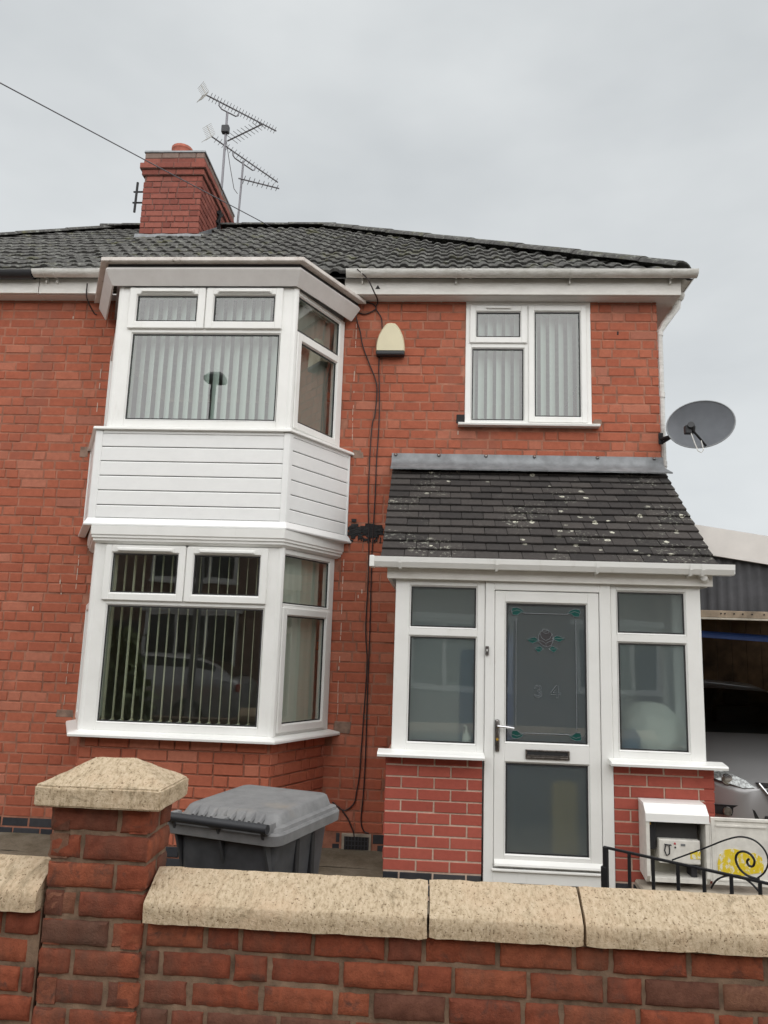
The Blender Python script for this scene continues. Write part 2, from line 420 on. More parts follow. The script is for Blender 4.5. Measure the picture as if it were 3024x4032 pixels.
def put_bricks(slots, part, name, mats, variants, most=300, jitter=.003, seed=5):
    """the slots that show largest become objects of their own, the rest one joined part"""
    rnd = random.Random(seed)
    def size(s):
        p = s[0] @ Vector((s[1], 0, s[2])); return -(s[3] * s[4]) / p.length_squared
    slots = sorted(slots, key=size)
    for i, (F, u, z, w, h) in enumerate(slots[:most]):
        key = min(variants, key=lambda k: abs(k - w)); me = rnd.choice(variants[key])
        o = bpy.data.objects.new(name, me); COL.objects.link(o)
        p = F @ Vector((u, rnd.uniform(-jitter, jitter), z)) + Vector((0, 0, EYE))
        WORLD[o.name] = p; o.parent = part; o.location = p - wpos(part)
        o.rotation_euler = (rnd.uniform(-.006, .006), rnd.uniform(-.003, .003), F.to_euler().z + rnd.uniform(-.005, .005))
        o.scale = (w / key, 1, h / variants_h[id(me)])
        if not me.materials: me.materials.append(MT[mats[0]])
    if slots[most:]:
        bm = bmesh.new()
        for (F, u, z, w, h) in slots[most:]:
            key = min(variants, key=lambda k: abs(k - w)); me = rnd.choice(variants[key])
            M = F @ Matrix.Translation((u, rnd.uniform(-jitter, jitter), z)) @ Matrix.Diagonal((w / key, 1, h / variants_h[id(me)], 1))
            k0 = len(bm.verts); bm.from_mesh(me); bm.verts.ensure_lookup_table()
            for v in bm.verts[k0:]: v.co = M @ v.co
        mb = MB(); mb.bm.free(); mb.bm = bm
        stuff(mb.build(name + 'work', mats[1] if len(mats) > 1 else mats[0], part))
variants_h = {}
def variants(name, ws, h, dep, bev, jit, count, **kw):
    d = {}
    for w in ws:
        d[w] = []
        for i in range(count):
            me = brick_mesh(name, w, h, dep, bev, jit, i * 17 + int(w * 1000), **kw); variants_h[id(me)] = h; d[w].append(me)
    return d

# ------------------------------------------------------------------ ground, road, pavement
m = MB(); m.face([(-150, -150, -1.668), (150, -150, -1.668), (150, 150, -1.668), (-150, 150, -1.668)])
struct(m.build('ground', 'yard_concrete'))
m = MB(); m.box((-40, -.9, -1.75), (40, 2.6, -1.655)); struct(m.build('pavement', 'cement'))
m = MB(); m.face([(-40, -5.2, -1.662), (40, -5.2, -1.662), (40, -.9, -1.662), (-40, -.9, -1.662)]); struct(m.build('road', 'asphalt'))
# cement fillet along the foot of the house
m = MB(); m.prism([(6.2, -1.667), (6.63, -1.667), (6.63, -1.63), (6.55, -1.64)], [lambda a, b, x=x: (x, a, b + .006 * math.sin(x * 7)) for x in [-4.5 + .25 * i for i in range(18)]])
struct(m.build('path', 'yard_concrete'))

# ------------------------------------------------------------------ the house
PARTY = -3.70
YW = 6.60
house = thing('semi_detached_house', -1, 7, -EYE, 'red brick semi-detached house with white two-storey bay and hipped grey tiled roof', 'house')
HOLES = [(-2.90, -.95, -.80, .80), (-2.90, -.95, 1.62, 3.2), (.25, 1.36, 1.955, 3.2)]
def wall_backing(x0, x1, holes, z0, z1, y0, y1):
    xs = sorted({x0, x1, *[h[0] for h in holes], *[h[1] for h in holes]}); xs = [x for x in xs if x0 <= x <= x1]
    zs = sorted({z0, z1, *[h[2] for h in holes], *[h[3] for h in holes]}); zs = [z for z in zs if z0 <= z <= z1]
    m = MB()
    for a, b in zip(xs, xs[1:]):
        run = None
        for c, d in zip(zs, zs[1:]):
            hole = any(h[0] <= (a + b) / 2 <= h[1] and h[2] <= (c + d) / 2 <= h[3] for h in holes)
            if hole:
                if run: m.box((a, y0, run[0]), (b, y1, run[1])); run = None
            else: run = (run[0] if run else c, d)
        if run: m.box((a, y0, run[0]), (b, y1, run[1]))
    return m
m = wall_backing(PARTY, 1.938, HOLES, -EYE - .05, 3.16, YW + .0042, YW + .25)
m.box((1.70, YW + .262, -EYE - .05), (1.938, 13.5, 3.16)); m.box((PARTY, 13.3, -1.7), (1.69, 13.5, 3.16))
wall = m.build('wall', 'house_mortar', house)
m = MB(); m.box((PARTY + .02, 9.6, -1.6), (1.68, 9.7, 3.1)); m.box((PARTY + .02, YW + .27, 1.05), (1.68, 9.59, 1.2)); m.box((PARTY + .02, YW + .27, 3.17), (1.68, 13.2, 3.25)); m.box((PARTY + .0, YW + .27, -1.6), (PARTY + .1, 9.59, 3.1))
m.box((.1, YW + .27, 1.21), (.2, 9.59, 3.16))
m.build('room_lining', 'room_wall', house)

COURSE = .0852; Z_DPC = -1.505
S, Hd = .2365, .1185
def flemish(k, rnd):
    seq = [S, Hd] if k % 2 else [Hd, S]
    yield rnd.uniform(.03, .2)
    i = 0
    while True:
        yield seq[i % 2] * rnd.uniform(.975, 1.02)
        if seq[i % 2] == Hd and rnd.random() < .18: yield Hd
        if seq[i % 2] == S and rnd.random() < .12: yield S
        i += 1
VH = variants('house_brick', (S - .011, Hd - .011), COURSE - .011, .06, .0045, .0016, 5)
def hskip(u, z):
    if -.27 < u < 1.97 and z < 1.62: return True                      # inside the porch
    if -2.95 < u < -.90 and z > -1.52 and z < 3.05: return True        # behind the bay
    return False
F0 = frame(0, YW)
slots = lay_courses(F0, -4.7, 1.95, Z_DPC, COURSE, 55, flemish, .011, [], skip=hskip, seed=3, phase=.2)
NEIGHBOUR_SLOTS = [s for s in slots if s[1] < PARTY]; slots = [s for s in slots if s[1] >= PARTY]
slots = [s for s in slots if not (.14 < s[1] < 1.42 and s[2] > 1.92 and (s[1] + s[3] / 2 > .25) and (s[1] - s[3] / 2 < 1.362))] + \
        [(s[0], (s[1] - s[3] / 2 + .247) / 2, s[2], .247 - (s[1] - s[3] / 2), s[4]) for s in slots if s[2] > 1.92 and s[1] - s[3] / 2 < .235 and .247 < s[1] + s[3] / 2 < 1.0 and .247 - (s[1] - s[3] / 2) > .03] + \
        [(s[0], (s[1] + s[3] / 2 + 1.364) / 2, s[2], (s[1] + s[3] / 2) - 1.364, s[4]) for s in slots if s[2] > 1.92 and s[1] + s[3] / 2 > 1.376 and .6 < s[1] - s[3] / 2 < 1.364 and (s[1] + s[3] / 2) - 1.364 > .03]
put_bricks(slots, wall, 'brick', ('house_brick_0', 'house_brick_1'), VH, 300)
# right-hand return of the wall (the side elevation)
sl = lay_courses(frame(1.95, YW, R(90)), .0, 2.0, Z_DPC + COURSE * 30, COURSE, 25, flemish, .011, seed=9, phase=.2)
put_bricks(sl, wall, 'side_brick', ('house_brick_0', 'house_brick_1'), VH, 0)
# two courses of blue brick
VB = variants('blue_brick', (.225, .107), .0705, .06, .004, .001, 3)
def stretch(k, rnd):
    yield .13 if k % 2 else .235
    while True: yield .235
sl = lay_courses(F0, PARTY, -.28, -1.668, .0815, 2, stretch, .011, [(-3.12, -.78, -2, 0), (-.71, -.45, -2, 0)], seed=4)
put_bricks(sl, wall, 'blue_brick', ('blue_brick_0',), VB)
# cement patches where the old bay sill met the wall, flaked paint on the joints by the bay
for (x0, x1, z0, z1) in ((-.735, -.64, 1.63, 1.71), (-3.22, -3.14, 1.60, 1.70), (-.80, -.655, -.725, -.63), (-3.19, -3.04, -.69, -.62), (-.56, -.5, -.60, -.57), (1.37, 1.44, 1.965, 2.02)):
    MB().box((x0, YW - .003, z0), (x1, YW + .02, z1), .004).rough(.012, 25).build('cement_patch', 'old_cement', house)
m = MB(); rnd = random.Random(8)
for x, za, zb in ((-.775, -.62, .72), (-.745, 1.8, 2.86), (-3.13, -.58, .70), (-3.10, 1.75, 2.4)):
    z = za
    while z < zb:
        l = rnd.uniform(.02, .11)
        if rnd.random() < .75:
            w = rnd.uniform(.003, .006); xo = x + rnd.uniform(-.003, .003); m.box((xo - w / 2, YW - .0035, z), (xo + w / 2, YW + .012, z + l))
        z += l + rnd.uniform(.0, .05)
for x, z in ((-3.42, 2.93), (-.61, .44), (-3.5, .21), (-3.28, .45), (-3.26, .36), (-.64, .40), (.19, 1.86)): m.box((x, YW - .004, z), (x + .007, YW + .01, z + rnd.uniform(.01, .04)))
stuff(m.build('paint_flakes', 'white_paint_flake', house))
# black tar where an old fitting was
m = MB(); rnd = random.Random(2)
for i in range(95):
    x = rnd.uniform(-.725, -.46); z = rnd.gauss(.98, .034); w = rnd.uniform(.02, .09); hh = rnd.uniform(.004, .014)
    m.box((x - w / 2, YW - .0075 - rnd.uniform(0, .003), z - hh), (min(x + w / 2, -.435), YW + .01, z + hh))
for i in range(14):
    x = rnd.uniform(-.69, -.47); m.box((x, YW - .006, .88 + rnd.uniform(0, .03)), (x + .012, YW + .01, .91 + rnd.uniform(0, .02)))
stuff(m.rough(.006, 60).build('tar_patch', 'tar', house))
# rusty fixing and blackened brick end by the first-floor window
MB().box((.178, YW - .008, 1.965), (.248, YW + .02, 2.045), .004).rough(.004, 50).build('blackened_brick_end', 'tar', house); MB().box((1.592, YW - .004, 2.80), (1.608, YW + .01, 2.835), .003).rough(.004, 50).build('rust_mark', 'tar', house)
# air brick
vent = MB().box((-.70, YW - .012, -1.645), (-.455, YW + .02, -1.508), .004).rough(.006, 30).build('vent_surround', 'cement', house)
m = MB(); m.box((-.675, YW - .016, -1.628), (-.475, YW + .0, -1.53)); m.build('air_brick', 'tar', vent)
m = MB()
for i in range(8): m.box((-.672 + i * .0265, YW - .023, -1.627), (-.662 + i * .0265, YW - .0165, -1.532))
for z in (-1.6, -1.565): m.box((-.673, YW - .022, z), (-.477, YW - .0167, z + .006))
m.rough(.003, 60).build('air_brick_grid', 'blue_brick_0', vent)

# ---- windows -------------------------------------------------------------------------------------------------
def ring(m, x0, x1, z0, z1, w, d0, d1, bev=.004, M=None, wb=None):
    """rectangular frame of width w, depth d0..d1 (d0 towards the viewer)"""
    wb = wb or w
    m.box((x0, d0, z0), (x0 + w, d1, z1), bev, M=M); m.box((x1 - w, d0, z0), (x1, d1, z1), bev, M=M)
    m.box((x0 + w - bev, d0 + .0008, z1 - w), (x1 - w + bev, d1, z1), bev, M=M); m.box((x0 + w - bev, d0 + .0008, z0), (x1 - w + bev, d1, z0 + wb), bev, M=M)
def pane(F, parent, x0, x1, z0, z1, d, mat='window_glass', name='pane'):
    m = MB(F); m.face([(x0, d, z0), (x1, d, z0), (x1, d, z1), (x0, d, z1)])
    o = m.build(name, mat, parent)
    me = o.data                                       # outward normals
    n = F.to_3x3() @ Vector((0, -1, 0))
    if me.polygons[0].normal.dot(n) < 0: me.flip_normals()
    g = MB(F); ring(g, x0 - .004, x1 + .004, z0 - .004, z1 + .004, .009, d - .009, d - .001, 0); g.build('gasket', 'gasket', parent)
    return o
def sash(F, parent, x0, x1, z0, z1, w=.072, d0=-.022, d1=.05, glassd=None, mat='window_glass', name='sash', beadw=.012):
    m = MB(F); ring(m, x0, x1, z0, z1, w - beadw, d0, d1, .006)
    # sloping bead round the glass
    a, b, c, e = x0 + w - beadw - .002, x1 - w + beadw + .002, z0 + w - beadw - .002, z1 - w + beadw + .002
    ai, bi, ci, ei = a + beadw, b - beadw, c + beadw, e - beadw
    f0, f1 = d0 + .006, d0 + .024
    o_ = [(a, f0, c), (b, f0, c), (b, f0, e), (a, f0, e)]; i_ = [(ai, f1, ci), (bi, f1, ci), (bi, f1, ei), (ai, f1, ei)]
    for k in range(4): m.face([o_[k], o_[(k + 1) % 4], i_[(k + 1) % 4], i_[k]])
    s = m.build(name, 'upvc', parent)
    return s, (ai, bi, ci, ei, f1 + .002)
def fixed(m, x0, x1, z0, z1, bw=.014, d=0.0):
    """glazing bead cut into a fixed frame m; returns the glass rectangle"""
    o_ = [(x0, d - .001, z0), (x1, d - .001, z0), (x1, d - .001, z1), (x0, d - .001, z1)]
    i_ = [(x0 + bw, d + .016, z0 + bw), (x1 - bw, d + .016, z0 + bw), (x1 - bw, d + .016, z1 - bw), (x0 + bw, d + .016, z1 - bw)]
    for k in range(4): m.face([o_[k], o_[(k + 1) % 4], i_[(k + 1) % 4], i_[k]])
    return (x0 + bw, x1 - bw, z0 + bw, z1 - bw, d + .018)
def members(m, rects, d0, d1, bev=.004):
    for (x0, x1, z0, z1) in rects: m.box((x0, d0, z0), (x1, d1, z1), bev)

BAYF = [(-2.655, 5.90), (-1.19, 5.90)]; BAYW = [(-3.0, YW), (-.845, YW)]
ang_r = math.atan2(YW - 5.9, BAYW[1][0] - BAYF[1][0]); len_r = math.hypot(YW - 5.9, BAYW[1][0] - BAYF[1][0])
ang_l = math.atan2(5.9 - YW, BAYF[0][0] - BAYW[0][0]); len_l = math.hypot(YW - 5.9, BAYF[0][0] - BAYW[0][0])
FF = frame(0, 5.90); FR = frame(*BAYF[1], ang_r); FL = frame(*BAYW[0], ang_l)

def bay_window(name, zb, zt, vents_z0, main_top, vent_w, cheek_t):
    """front and both cheeks: frame mesh as the part, sashes and panes below it"""
    x0, x1 = BAYF[0][0], BAYF[1][0]
    m = MB(FF)
    members(m, [(x0, x0 + .115, zb, zt), (x1 - .10, x1, zb, zt), (x0 + .113, x1 - .098, zt - .022, zt), (x0 + .113, x1 - .098, zb, zb + .058), (x0 + .113, x1 - .098, main_top + .012, vents_z0 + .01), (-1.945, -1.915, vents_z0, zt)], 0, .07)
    g0 = fixed(m, x0 + .114, x1 - .101, zb + .057, main_top + .014)
    # corner posts over the angles
    for (cx, cy_) in BAYF: m.tube([(cx, .028, zb), (cx, .028, zt)], .034, 10)
    # cheeks
    members_r = [(.0, .052, zb, zt), (len_r - .085, len_r - .012, zb, zt), (.05, len_r - .083, zt - .04, zt), (.05, len_r - .083, zb, zb + .03), (.05, len_r - .083, cheek_t + .0, cheek_t + .035)]
    mr = MB(FR); members(mr, members_r, 0, .07)
    gr = fixed(mr, .051, len_r - .084, cheek_t + .034, zt - .039)
    ml = MB(FL); members(ml, [(len_l - b, len_l - a, c, d) for a, b, c, d in members_r], 0, .07)
    gl_ = fixed(ml, .084, len_l - .051, cheek_t + .034, zt - .039)
    for q in (mr, ml):
        me = bpy.data.meshes.new('tmp'); q.bm.to_mesh(me); m.bm.from_mesh(me); q.bm.free(); bpy.data.meshes.remove(me)
    part = m.build(name, 'upvc', house)
    pane(FF, part, *g0); pane(FR, part, *gr); pane(FL, part, *gl_)
    for a, b in ((x0 + .075, -1.934), (-1.926, x1 - .092)):
        s_, g = sash(FF, part, a, b, vents_z0, zt - .012, vent_w)
        pane(FF, part, *g)
        tv = MB(FF); tv.box((a + .105, -.042, zt - .058), (b - .105, -.024, zt - .036), .004); tv.box((a + .095, -.03, zt - .064), (b - .095, -.0225, zt - .03), .002); tv.build('trickle_vent', 'upvc', part)
    s_, g = sash(FR, part, .05, len_r - .075, zb + .022, cheek_t + .012, .07); pane(FR, part, *g)
    s_, g = sash(FL, part, .075, len_l - .05, zb + .022, cheek_t + .012, .07); pane(FL, part, *g)
    return part
ub = bay_window('upper_bay_window', 1.692, 2.905, 2.532, 2.488, .075, 2.515)
lb = bay_window('lower_bay_window', -.695, .732, .288, .245, .068, .262)

def wrap(poly, off, back=YW + .0, lx=None, rx=None, front=None):
    """stations for a profile carried round the bay: left wall, left corner, right corner, right wall"""
    return None
def bay_band(plan, prof, name, mat, parent, smooth=False):
    """profile points (o, z): o = how far out of the plan line; plan: 4 points, left wall -> right wall"""
    P = [Vector((x, y)) for x, y in plan]
    def nrm(a, b): d = (b - a).normalized(); return Vector((d.y, -d.x))
    n01, n12, n23 = nrm(P[0], P[1]), nrm(P[1], P[2]), nrm(P[2], P[3])
    def mit(a, b): h = (a + b).normalized(); return h / h.dot(a)
    # ends slide along the wall
    def endv(n): return Vector((1 / n.x, 0)) if abs(n.x) > .3 else n
    N = [endv(n01), mit(n01, n12), mit(n12, n23), endv(n23)]
    m = MB()
    m.prism(prof, [lambda o, z, i=i: (P[i].x + N[i].x * o, P[i].y + N[i].y * o, z) for i in range(4)])
    return m.build(name, mat, parent, smooth)
PLAN = [(-3.0, YW), BAYF[0], BAYF[1], (-.845, YW)]
CLAD = [(-3.115, YW), (-2.745, 5.885), (-1.165, 5.885), (-.755, YW)]
bay_band(CLAD, [(-.16, 1.660), (.026, 1.656), (.032, 1.661), (.030, 1.676), (.024, 1.682), (-.05, 1.694), (-.16, 1.694)], 'sill', 'upvc', ub)
bay_band(PLAN, [(-.02, -.735), (.072, -.74), (.088, -.737), (.09, -.722), (.084, -.712), (.0, -.694), (-.02, -.694)], 'sill', 'upvc', lb)
# white boarding between the two bays: each board is its own piece
bay_band(CLAD, [(-.03, .90), (-.012, .90), (-.012, 1.658), (-.03, 1.658)], 'cladding_backing', 'gasket', ub)
boards = [.937 + .1185 * i for i in range(7)]
def board(F, u0, u1, z0, z1):
    m = MB(F); pr = [(-.014, z0 + .004), (-.002, z0 + .004), (.0, z0 + .008), (.0, z1 - .010), (-.006, z1 - .002), (-.014, z1 - .002)]
    m.prism(pr, [lambda o, z, u=u: (u, -o, z) for u in (u0, u1)]); m.build('cladding_board', 'upvc_cladding', ub)
cl_r = math.hypot(YW - 5.885, -.755 + 1.165); cl_l = math.hypot(YW - 5.885, 3.115 - 2.745)
CFR = frame(-1.165, 5.885, math.atan2(YW - 5.885, -.755 + 1.165)); CFL = frame(-3.115, YW, math.atan2(5.885 - YW, 3.115 - 2.745)); CFF = frame(0, 5.885)
zz = [.937, 1.0415, 1.161, 1.281, 1.400, 1.519, 1.632]
for a, b in zip(zz, zz[1:]):
    board(CFF, -2.70, -1.20, a, b); board(CFR, .035, cl_r - .01, a, b); board(CFL, .01, cl_l - .035, a, b)
for F, a, b in ((CFF, -2.748, -2.692), (CFF, -1.208, -1.162), (CFR, .0, .042), (CFL, cl_l - .042, cl_l), (CFR, cl_r - .022, cl_r - .004), (CFL, .004, .022)):
    MB(F).box((a, -.008, .935), (b, .012, 1.652), .003).build('corner_trim', 'upvc_cladding', ub)
for F, a, b in ((CFF, -2.69, -1.21), (CFR, .043, cl_r - .023), (CFL, .023, cl_l - .043)): MB(F).box((a, -.004, 1.630), (b, .01, 1.659), .002).build('top_trim', 'upvc_cladding', ub)
bay_band(CLAD, [(-.02, .865), (.035, .872), (.038, .882), (.008, .935), (-.02, .937)], 'drip_board', 'upvc_cladding', ub)
bay_band(PLAN, [(-.03, .87), (.062, .868), (.060, .80), (.052, .790), (.052, .776), (.040, .768), (.040, .752), (.026, .742), (.012, .732), (-.03, .732)], 'cornice', 'upvc', lb)
# canopy over the upper bay
YF = 6.455
CAN = [(-3.07, YF + .1), (-2.72, 5.875), (-1.175, 5.875), (-.80, YF + .1)]
bay_band(CAN, [(.0, 2.902), (.012, 2.90), (.078, 3.014), (.068, 3.036), (.0, 3.038)], 'canopy_fascia', 'canopy_paint', ub)
bay_band(CAN, [(.0, 3.040), (.060, 3.040), (.060, 3.070), (.0, 3.070)], 'canopy_shadow_strip', 'gasket', ub)  # black strip put in for the shade under the drip edge
bay_band(CAN, [(.0, 3.068), (.118, 3.066), (.122, 3.071), (.120, 3.100), (.0, 3.106)], 'canopy_drip_edge', 'mossy_trim', ub)
m = MB(); m.prism([(-2.69, 5.87), (-1.2, 5.87), (-.86, YF + .1), (-3.0, YF + .1)], [lambda a, b, z=z: (a, b, z) for z in (2.905, 3.10)]); m.build('canopy_roof', 'lead', ub)
m = MB(); m.prism([(-2.62, 5.95), (-1.22, 5.95), (-.88, YW + .2), (-2.96, YW + .2)], [lambda a, b, z=z: (a, b, z) for z in (.78, 1.6)]); m.build('bay_floor', 'room_wall', lb)

# brick base of the bay
BB = [(-2.98, YW), (-2.665, 5.925), (-1.185, 5.925), (-.865, YW)]
def bay_brick(F, L, seed):
    return lay_courses(F, 0, L, Z_DPC, COURSE, 9, flemish, .011, seed=seed, phase=.1)
BFL = frame(*BB[0], math.atan2(5.925 - YW, BB[1][0] - BB[0][0])); Lb = math.hypot(YW - 5.925, BB[1][0] - BB[0][0])
BFF = frame(BB[1][0], 5.925); BFR = frame(*BB[2], math.atan2(YW - 5.925, BB[3][0] - BB[2][0])); Rb = math.hypot(YW - 5.925, BB[3][0] - BB[2][0])
m = MB(); m.prism([(BB[0][0] + .012, YW), (BB[1][0] + .008, 5.937), (BB[2][0] - .008, 5.937), (BB[3][0] - .012, YW)], [lambda a, b, z=z: (a, b, z) for z in (-1.7, -.738)])
bb = m.build('bay_base', 'house_mortar', house)
put_bricks(bay_brick(BFL, Lb, 21) + bay_brick(BFF, BB[2][0] - BB[1][0], 22) + bay_brick(BFR, Rb, 23), bb, 'brick', ('house_brick_0',), VH)
put_bricks([s for F, L in ((BFL, Lb), (BFF, 1.48), (BFR, Rb)) for s in lay_courses(F, 0, L, -1.668, .0815, 2, stretch, .011)], bb, 'blue_brick', ('blue_brick_0',), VB)

# first-floor window over the porch
m = MB(F0)
members(m, [(.25, .302, 1.962, 3.11), (1.312, 1.36, 1.962, 3.11), (.30, 1.314, 3.062, 3.11), (.30, 1.314, 1.962, 1.992), (.775, .812, 1.99, 3.064), (.30, .777, 2.672, 2.715)], -.004, .07)
g0 = fixed(m, .301, .776, 1.991, 2.673, d=-.004)
rw = m.build('window', 'upvc', house)
pane(F0, rw, *g0)
s_, g = sash(F0, rw, .283, .797, 2.712, 3.070, .068); pane(F0, rw, *g)
tv = MB(F0); tv.box((.43, -.04, 3.036), (.65, -.023, 3.052), .003); tv.build('trickle_vent', 'upvc', rw)
s_, g = sash(F0, rw, .808, 1.322, 1.978, 3.070, .064); pane(F0, rw, *g)
MB(F0).prism([(-.075, 1.934), (-.078, 1.95), (-.07, 1.957), (.0, 1.965), (.0, 1.934)], [lambda o, z, u=u: (u, o, z) for u in (.192, 1.418)]).build('sill', 'upvc', rw)

# ---- vertical blinds (hung inside, things of their own) -----------------------------------------------------
def blind(name, F, u0, u1, z0, z1, d, ang, label, mat='blind_white', pitch=.081, jit=3, weights=True, width=.089):
    c = F @ Vector(((u0 + u1) / 2, d, z0))
    th = thing(name, c.x, c.y, c.z, label, 'blind', 'vertical blinds behind the windows'); rnd = random.Random(int(u0 * 100) + 7)
    n = int((u1 - u0) / pitch)
    MB(F).box((u0 - .01, d - .02, z1), (u1 + .01, d + .02, z1 + .035)).build('headrail', 'blind_white', th)
    for i in range(n + 1):
        u = u0 + .02 + i * pitch; a = R(ang + rnd.uniform(-jit, jit)); cs, sn = math.cos(a), math.sin(a)
        q = []
        for k in range(4):
            t_ = (k / 3 - .5) * width; b_ = .004 * (1 - (2 * k / 3 - 1) ** 2); q.append((t_ * cs - b_ * sn, t_ * sn + b_ * cs))
        m = MB(F)
        for k in range(3):
            m.face([(u + q[k][0], d + q[k][1], z0), (u + q[k + 1][0], d + q[k + 1][1], z0), (u + q[k + 1][0], d + q[k + 1][1], z1), (u + q[k][0], d + q[k][1], z1)])
        if weights:
            m.box((u - .03 * cs - .003, d - .03 * sn - .003, z0 - .002), (u + .03 * cs + .003, d + .03 * sn + .003, z0 + .018))
        o = m.build('slat', mat, th, smooth=True)
    if weights:
        MB(F).tube([(u0 + .02 + pitch * i / 4, d - .03, z0 + .012 - (.012 if i % 4 == 2 else (.006 if i % 2 else 0))) for i in range(4 * n + 1)], .0016, 4).build('bead_chain', 'blind_white', th)
blind('vertical_blind', FF, -2.58, -1.26, 1.73, 2.86, .13, -43, 'pale vertical blind half turned behind the upper bay front window', pitch=.080)
blind('vertical_blind', FR, .10, .66, 1.74, 2.86, .10, -16, 'grey vertical blind behind the right side pane of the upper bay', mat='blind_grey', pitch=.084)
blind('vertical_blind', FL, .12, .66, 1.74, 2.86, .15, -20, 'vertical blind behind the narrow left side pane of the upper bay', pitch=.084)
blind('vertical_blind', FF, -2.56, -1.27, -.635, .69, .13, 101, 'vertical blind turned edge-on behind the lower bay front window', mat='blind_cream', pitch=.0765, jit=2.5)
blind('vertical_blind', FR, .10, .66, -.62, .69, .10, -12, 'closed cream vertical blind behind the right side pane of the lower bay', mat='blind_pale', pitch=.084)
blind('vertical_blind', FL, .12, .66, -.62, .69, .13, -70, 'vertical blind behind the narrow left side pane of the lower bay', pitch=.084)
blind('vertical_blind', F0, .30, 1.30, 1.99, 3.03, .13, 50, 'pale vertical blind in the square window above the porch', pitch=.080)

# ---- eaves, gutter, soffit -------------------------------------------------------------------------------------
def half_round(m, a, b, r, z_axis=Vector((0, 0, 1)), seg=10, th=.004):
    a, b = Vector(a), Vector(b); d = (b - a).normalized(); n = d.cross(z_axis).normalized()
    pts = [(math.cos(math.pi + math.pi * k / seg), math.sin(math.pi + math.pi * k / seg)) for k in range(seg + 1)]
    poly = [(x * r, y * r) for x, y in pts] + [(x * (r - th), y * (r - th)) for x, y in reversed(pts)]
    m.prism(poly, [lambda p, q, o=o: tuple(o + n * p + z_axis * q) for o in (a, b)])
ZG = 3.298; YG = 6.385; RG = .057
MB().box((PARTY + .002, YF, 3.116), (-3.0, YF + .02, 3.27), .003).build('fascia_board', 'fascia_paint', house)
fb = MB().box((-.85, YF, 3.114), (2.118, YF + .02, 3.27), .003).build('fascia_board', 'fascia_paint', house)
MB().box((2.10, YF + .022, 3.114), (2.12, 13.6, 3.27), .003).build('fascia_board', 'fascia_paint', house)
m = MB(); m.box((PARTY + .002, YF + .022, 3.112), (2.098, YW + .008, 3.122)); m.box((1.94, YW + .01, 3.112), (2.098, 13.4, 3.122)); m.build('soffit', 'canopy_paint', house)
m = MB(); half_round(m, (PARTY - .02, YG, ZG), (-3.02, YG, ZG), RG); g1 = m.build('gutter', 'gutter_plastic', house, True)
m = MB(); half_round(m, (-.83, YG, ZG), (2.235, YG, ZG), RG); g2 = m.build('gutter', 'gutter_plastic', house, True)
m = MB(); half_round(m, (2.185, YG + .05, ZG - .003), (2.185, 13.5, ZG - .003), RG); m.build('gutter', 'gutter_plastic', house, True)
for x, g in ((-3.52, g1), (-3.62, g1), (-.69, g2), (.15, g2), (1.15, g2), (2.02, g2)):
    m = MB(); m.prism([(-.006, 0), (.006, 0), (.006, .003), (-.006, .003)], [lambda p, q, k=k: (x + p * 1.2, YG + (RG + .001 + q) * math.cos(math.pi + math.pi * k / 10), ZG + (RG + .001 + q) * math.sin(math.pi + math.pi * k / 10)) for k in range(11)])
    m.box((x - .007, YG + .04, ZG - .09), (x + .007, YF - .001, ZG - .02)); m.build('gutter_bracket', 'gutter_plastic', g)
for x in (.20, .265):
    m = MB(); half_round(m, (x, YG, ZG + .002), (x + .02, YG, ZG + .002), RG + .006, th=.01); m.build('gutter_joint', 'gutter_plastic', g2)
m = MB(); m.prism([(-.022, 0), (.022, 0), (0, .036)], [lambda p, q, y=y: (-.55 + p, y, 3.165 + q) for y in (YF - .004, YF - .0005)]); m.build('fascia_mark', 'tar', fb)
# corner outlet and downpipe
m = MB(); m.lathe([(.062, .0), (.064, -.05), (.05, -.085), (.034, -.1)], (2.17, YG + .33, ZG - .02), 14)
m.tube([(2.17, YG + .33, ZG - .10), (2.165, YG + .34, ZG - .17), (2.03, 6.69, 2.94), (1.985, 6.69, 2.86), (1.985, 6.69, 1.9), (1.985, 6.69, 1.0)], .032, 10)
dp = m.build('downpipe', 'gutter_plastic', house, True)
for z in (2.83, 2.25, 1.62): MB().lathe([(.037, 0), (.037, .05)], (1.985, 6.69, z), 12).build('pipe_collar', 'gutter_plastic', dp, True)

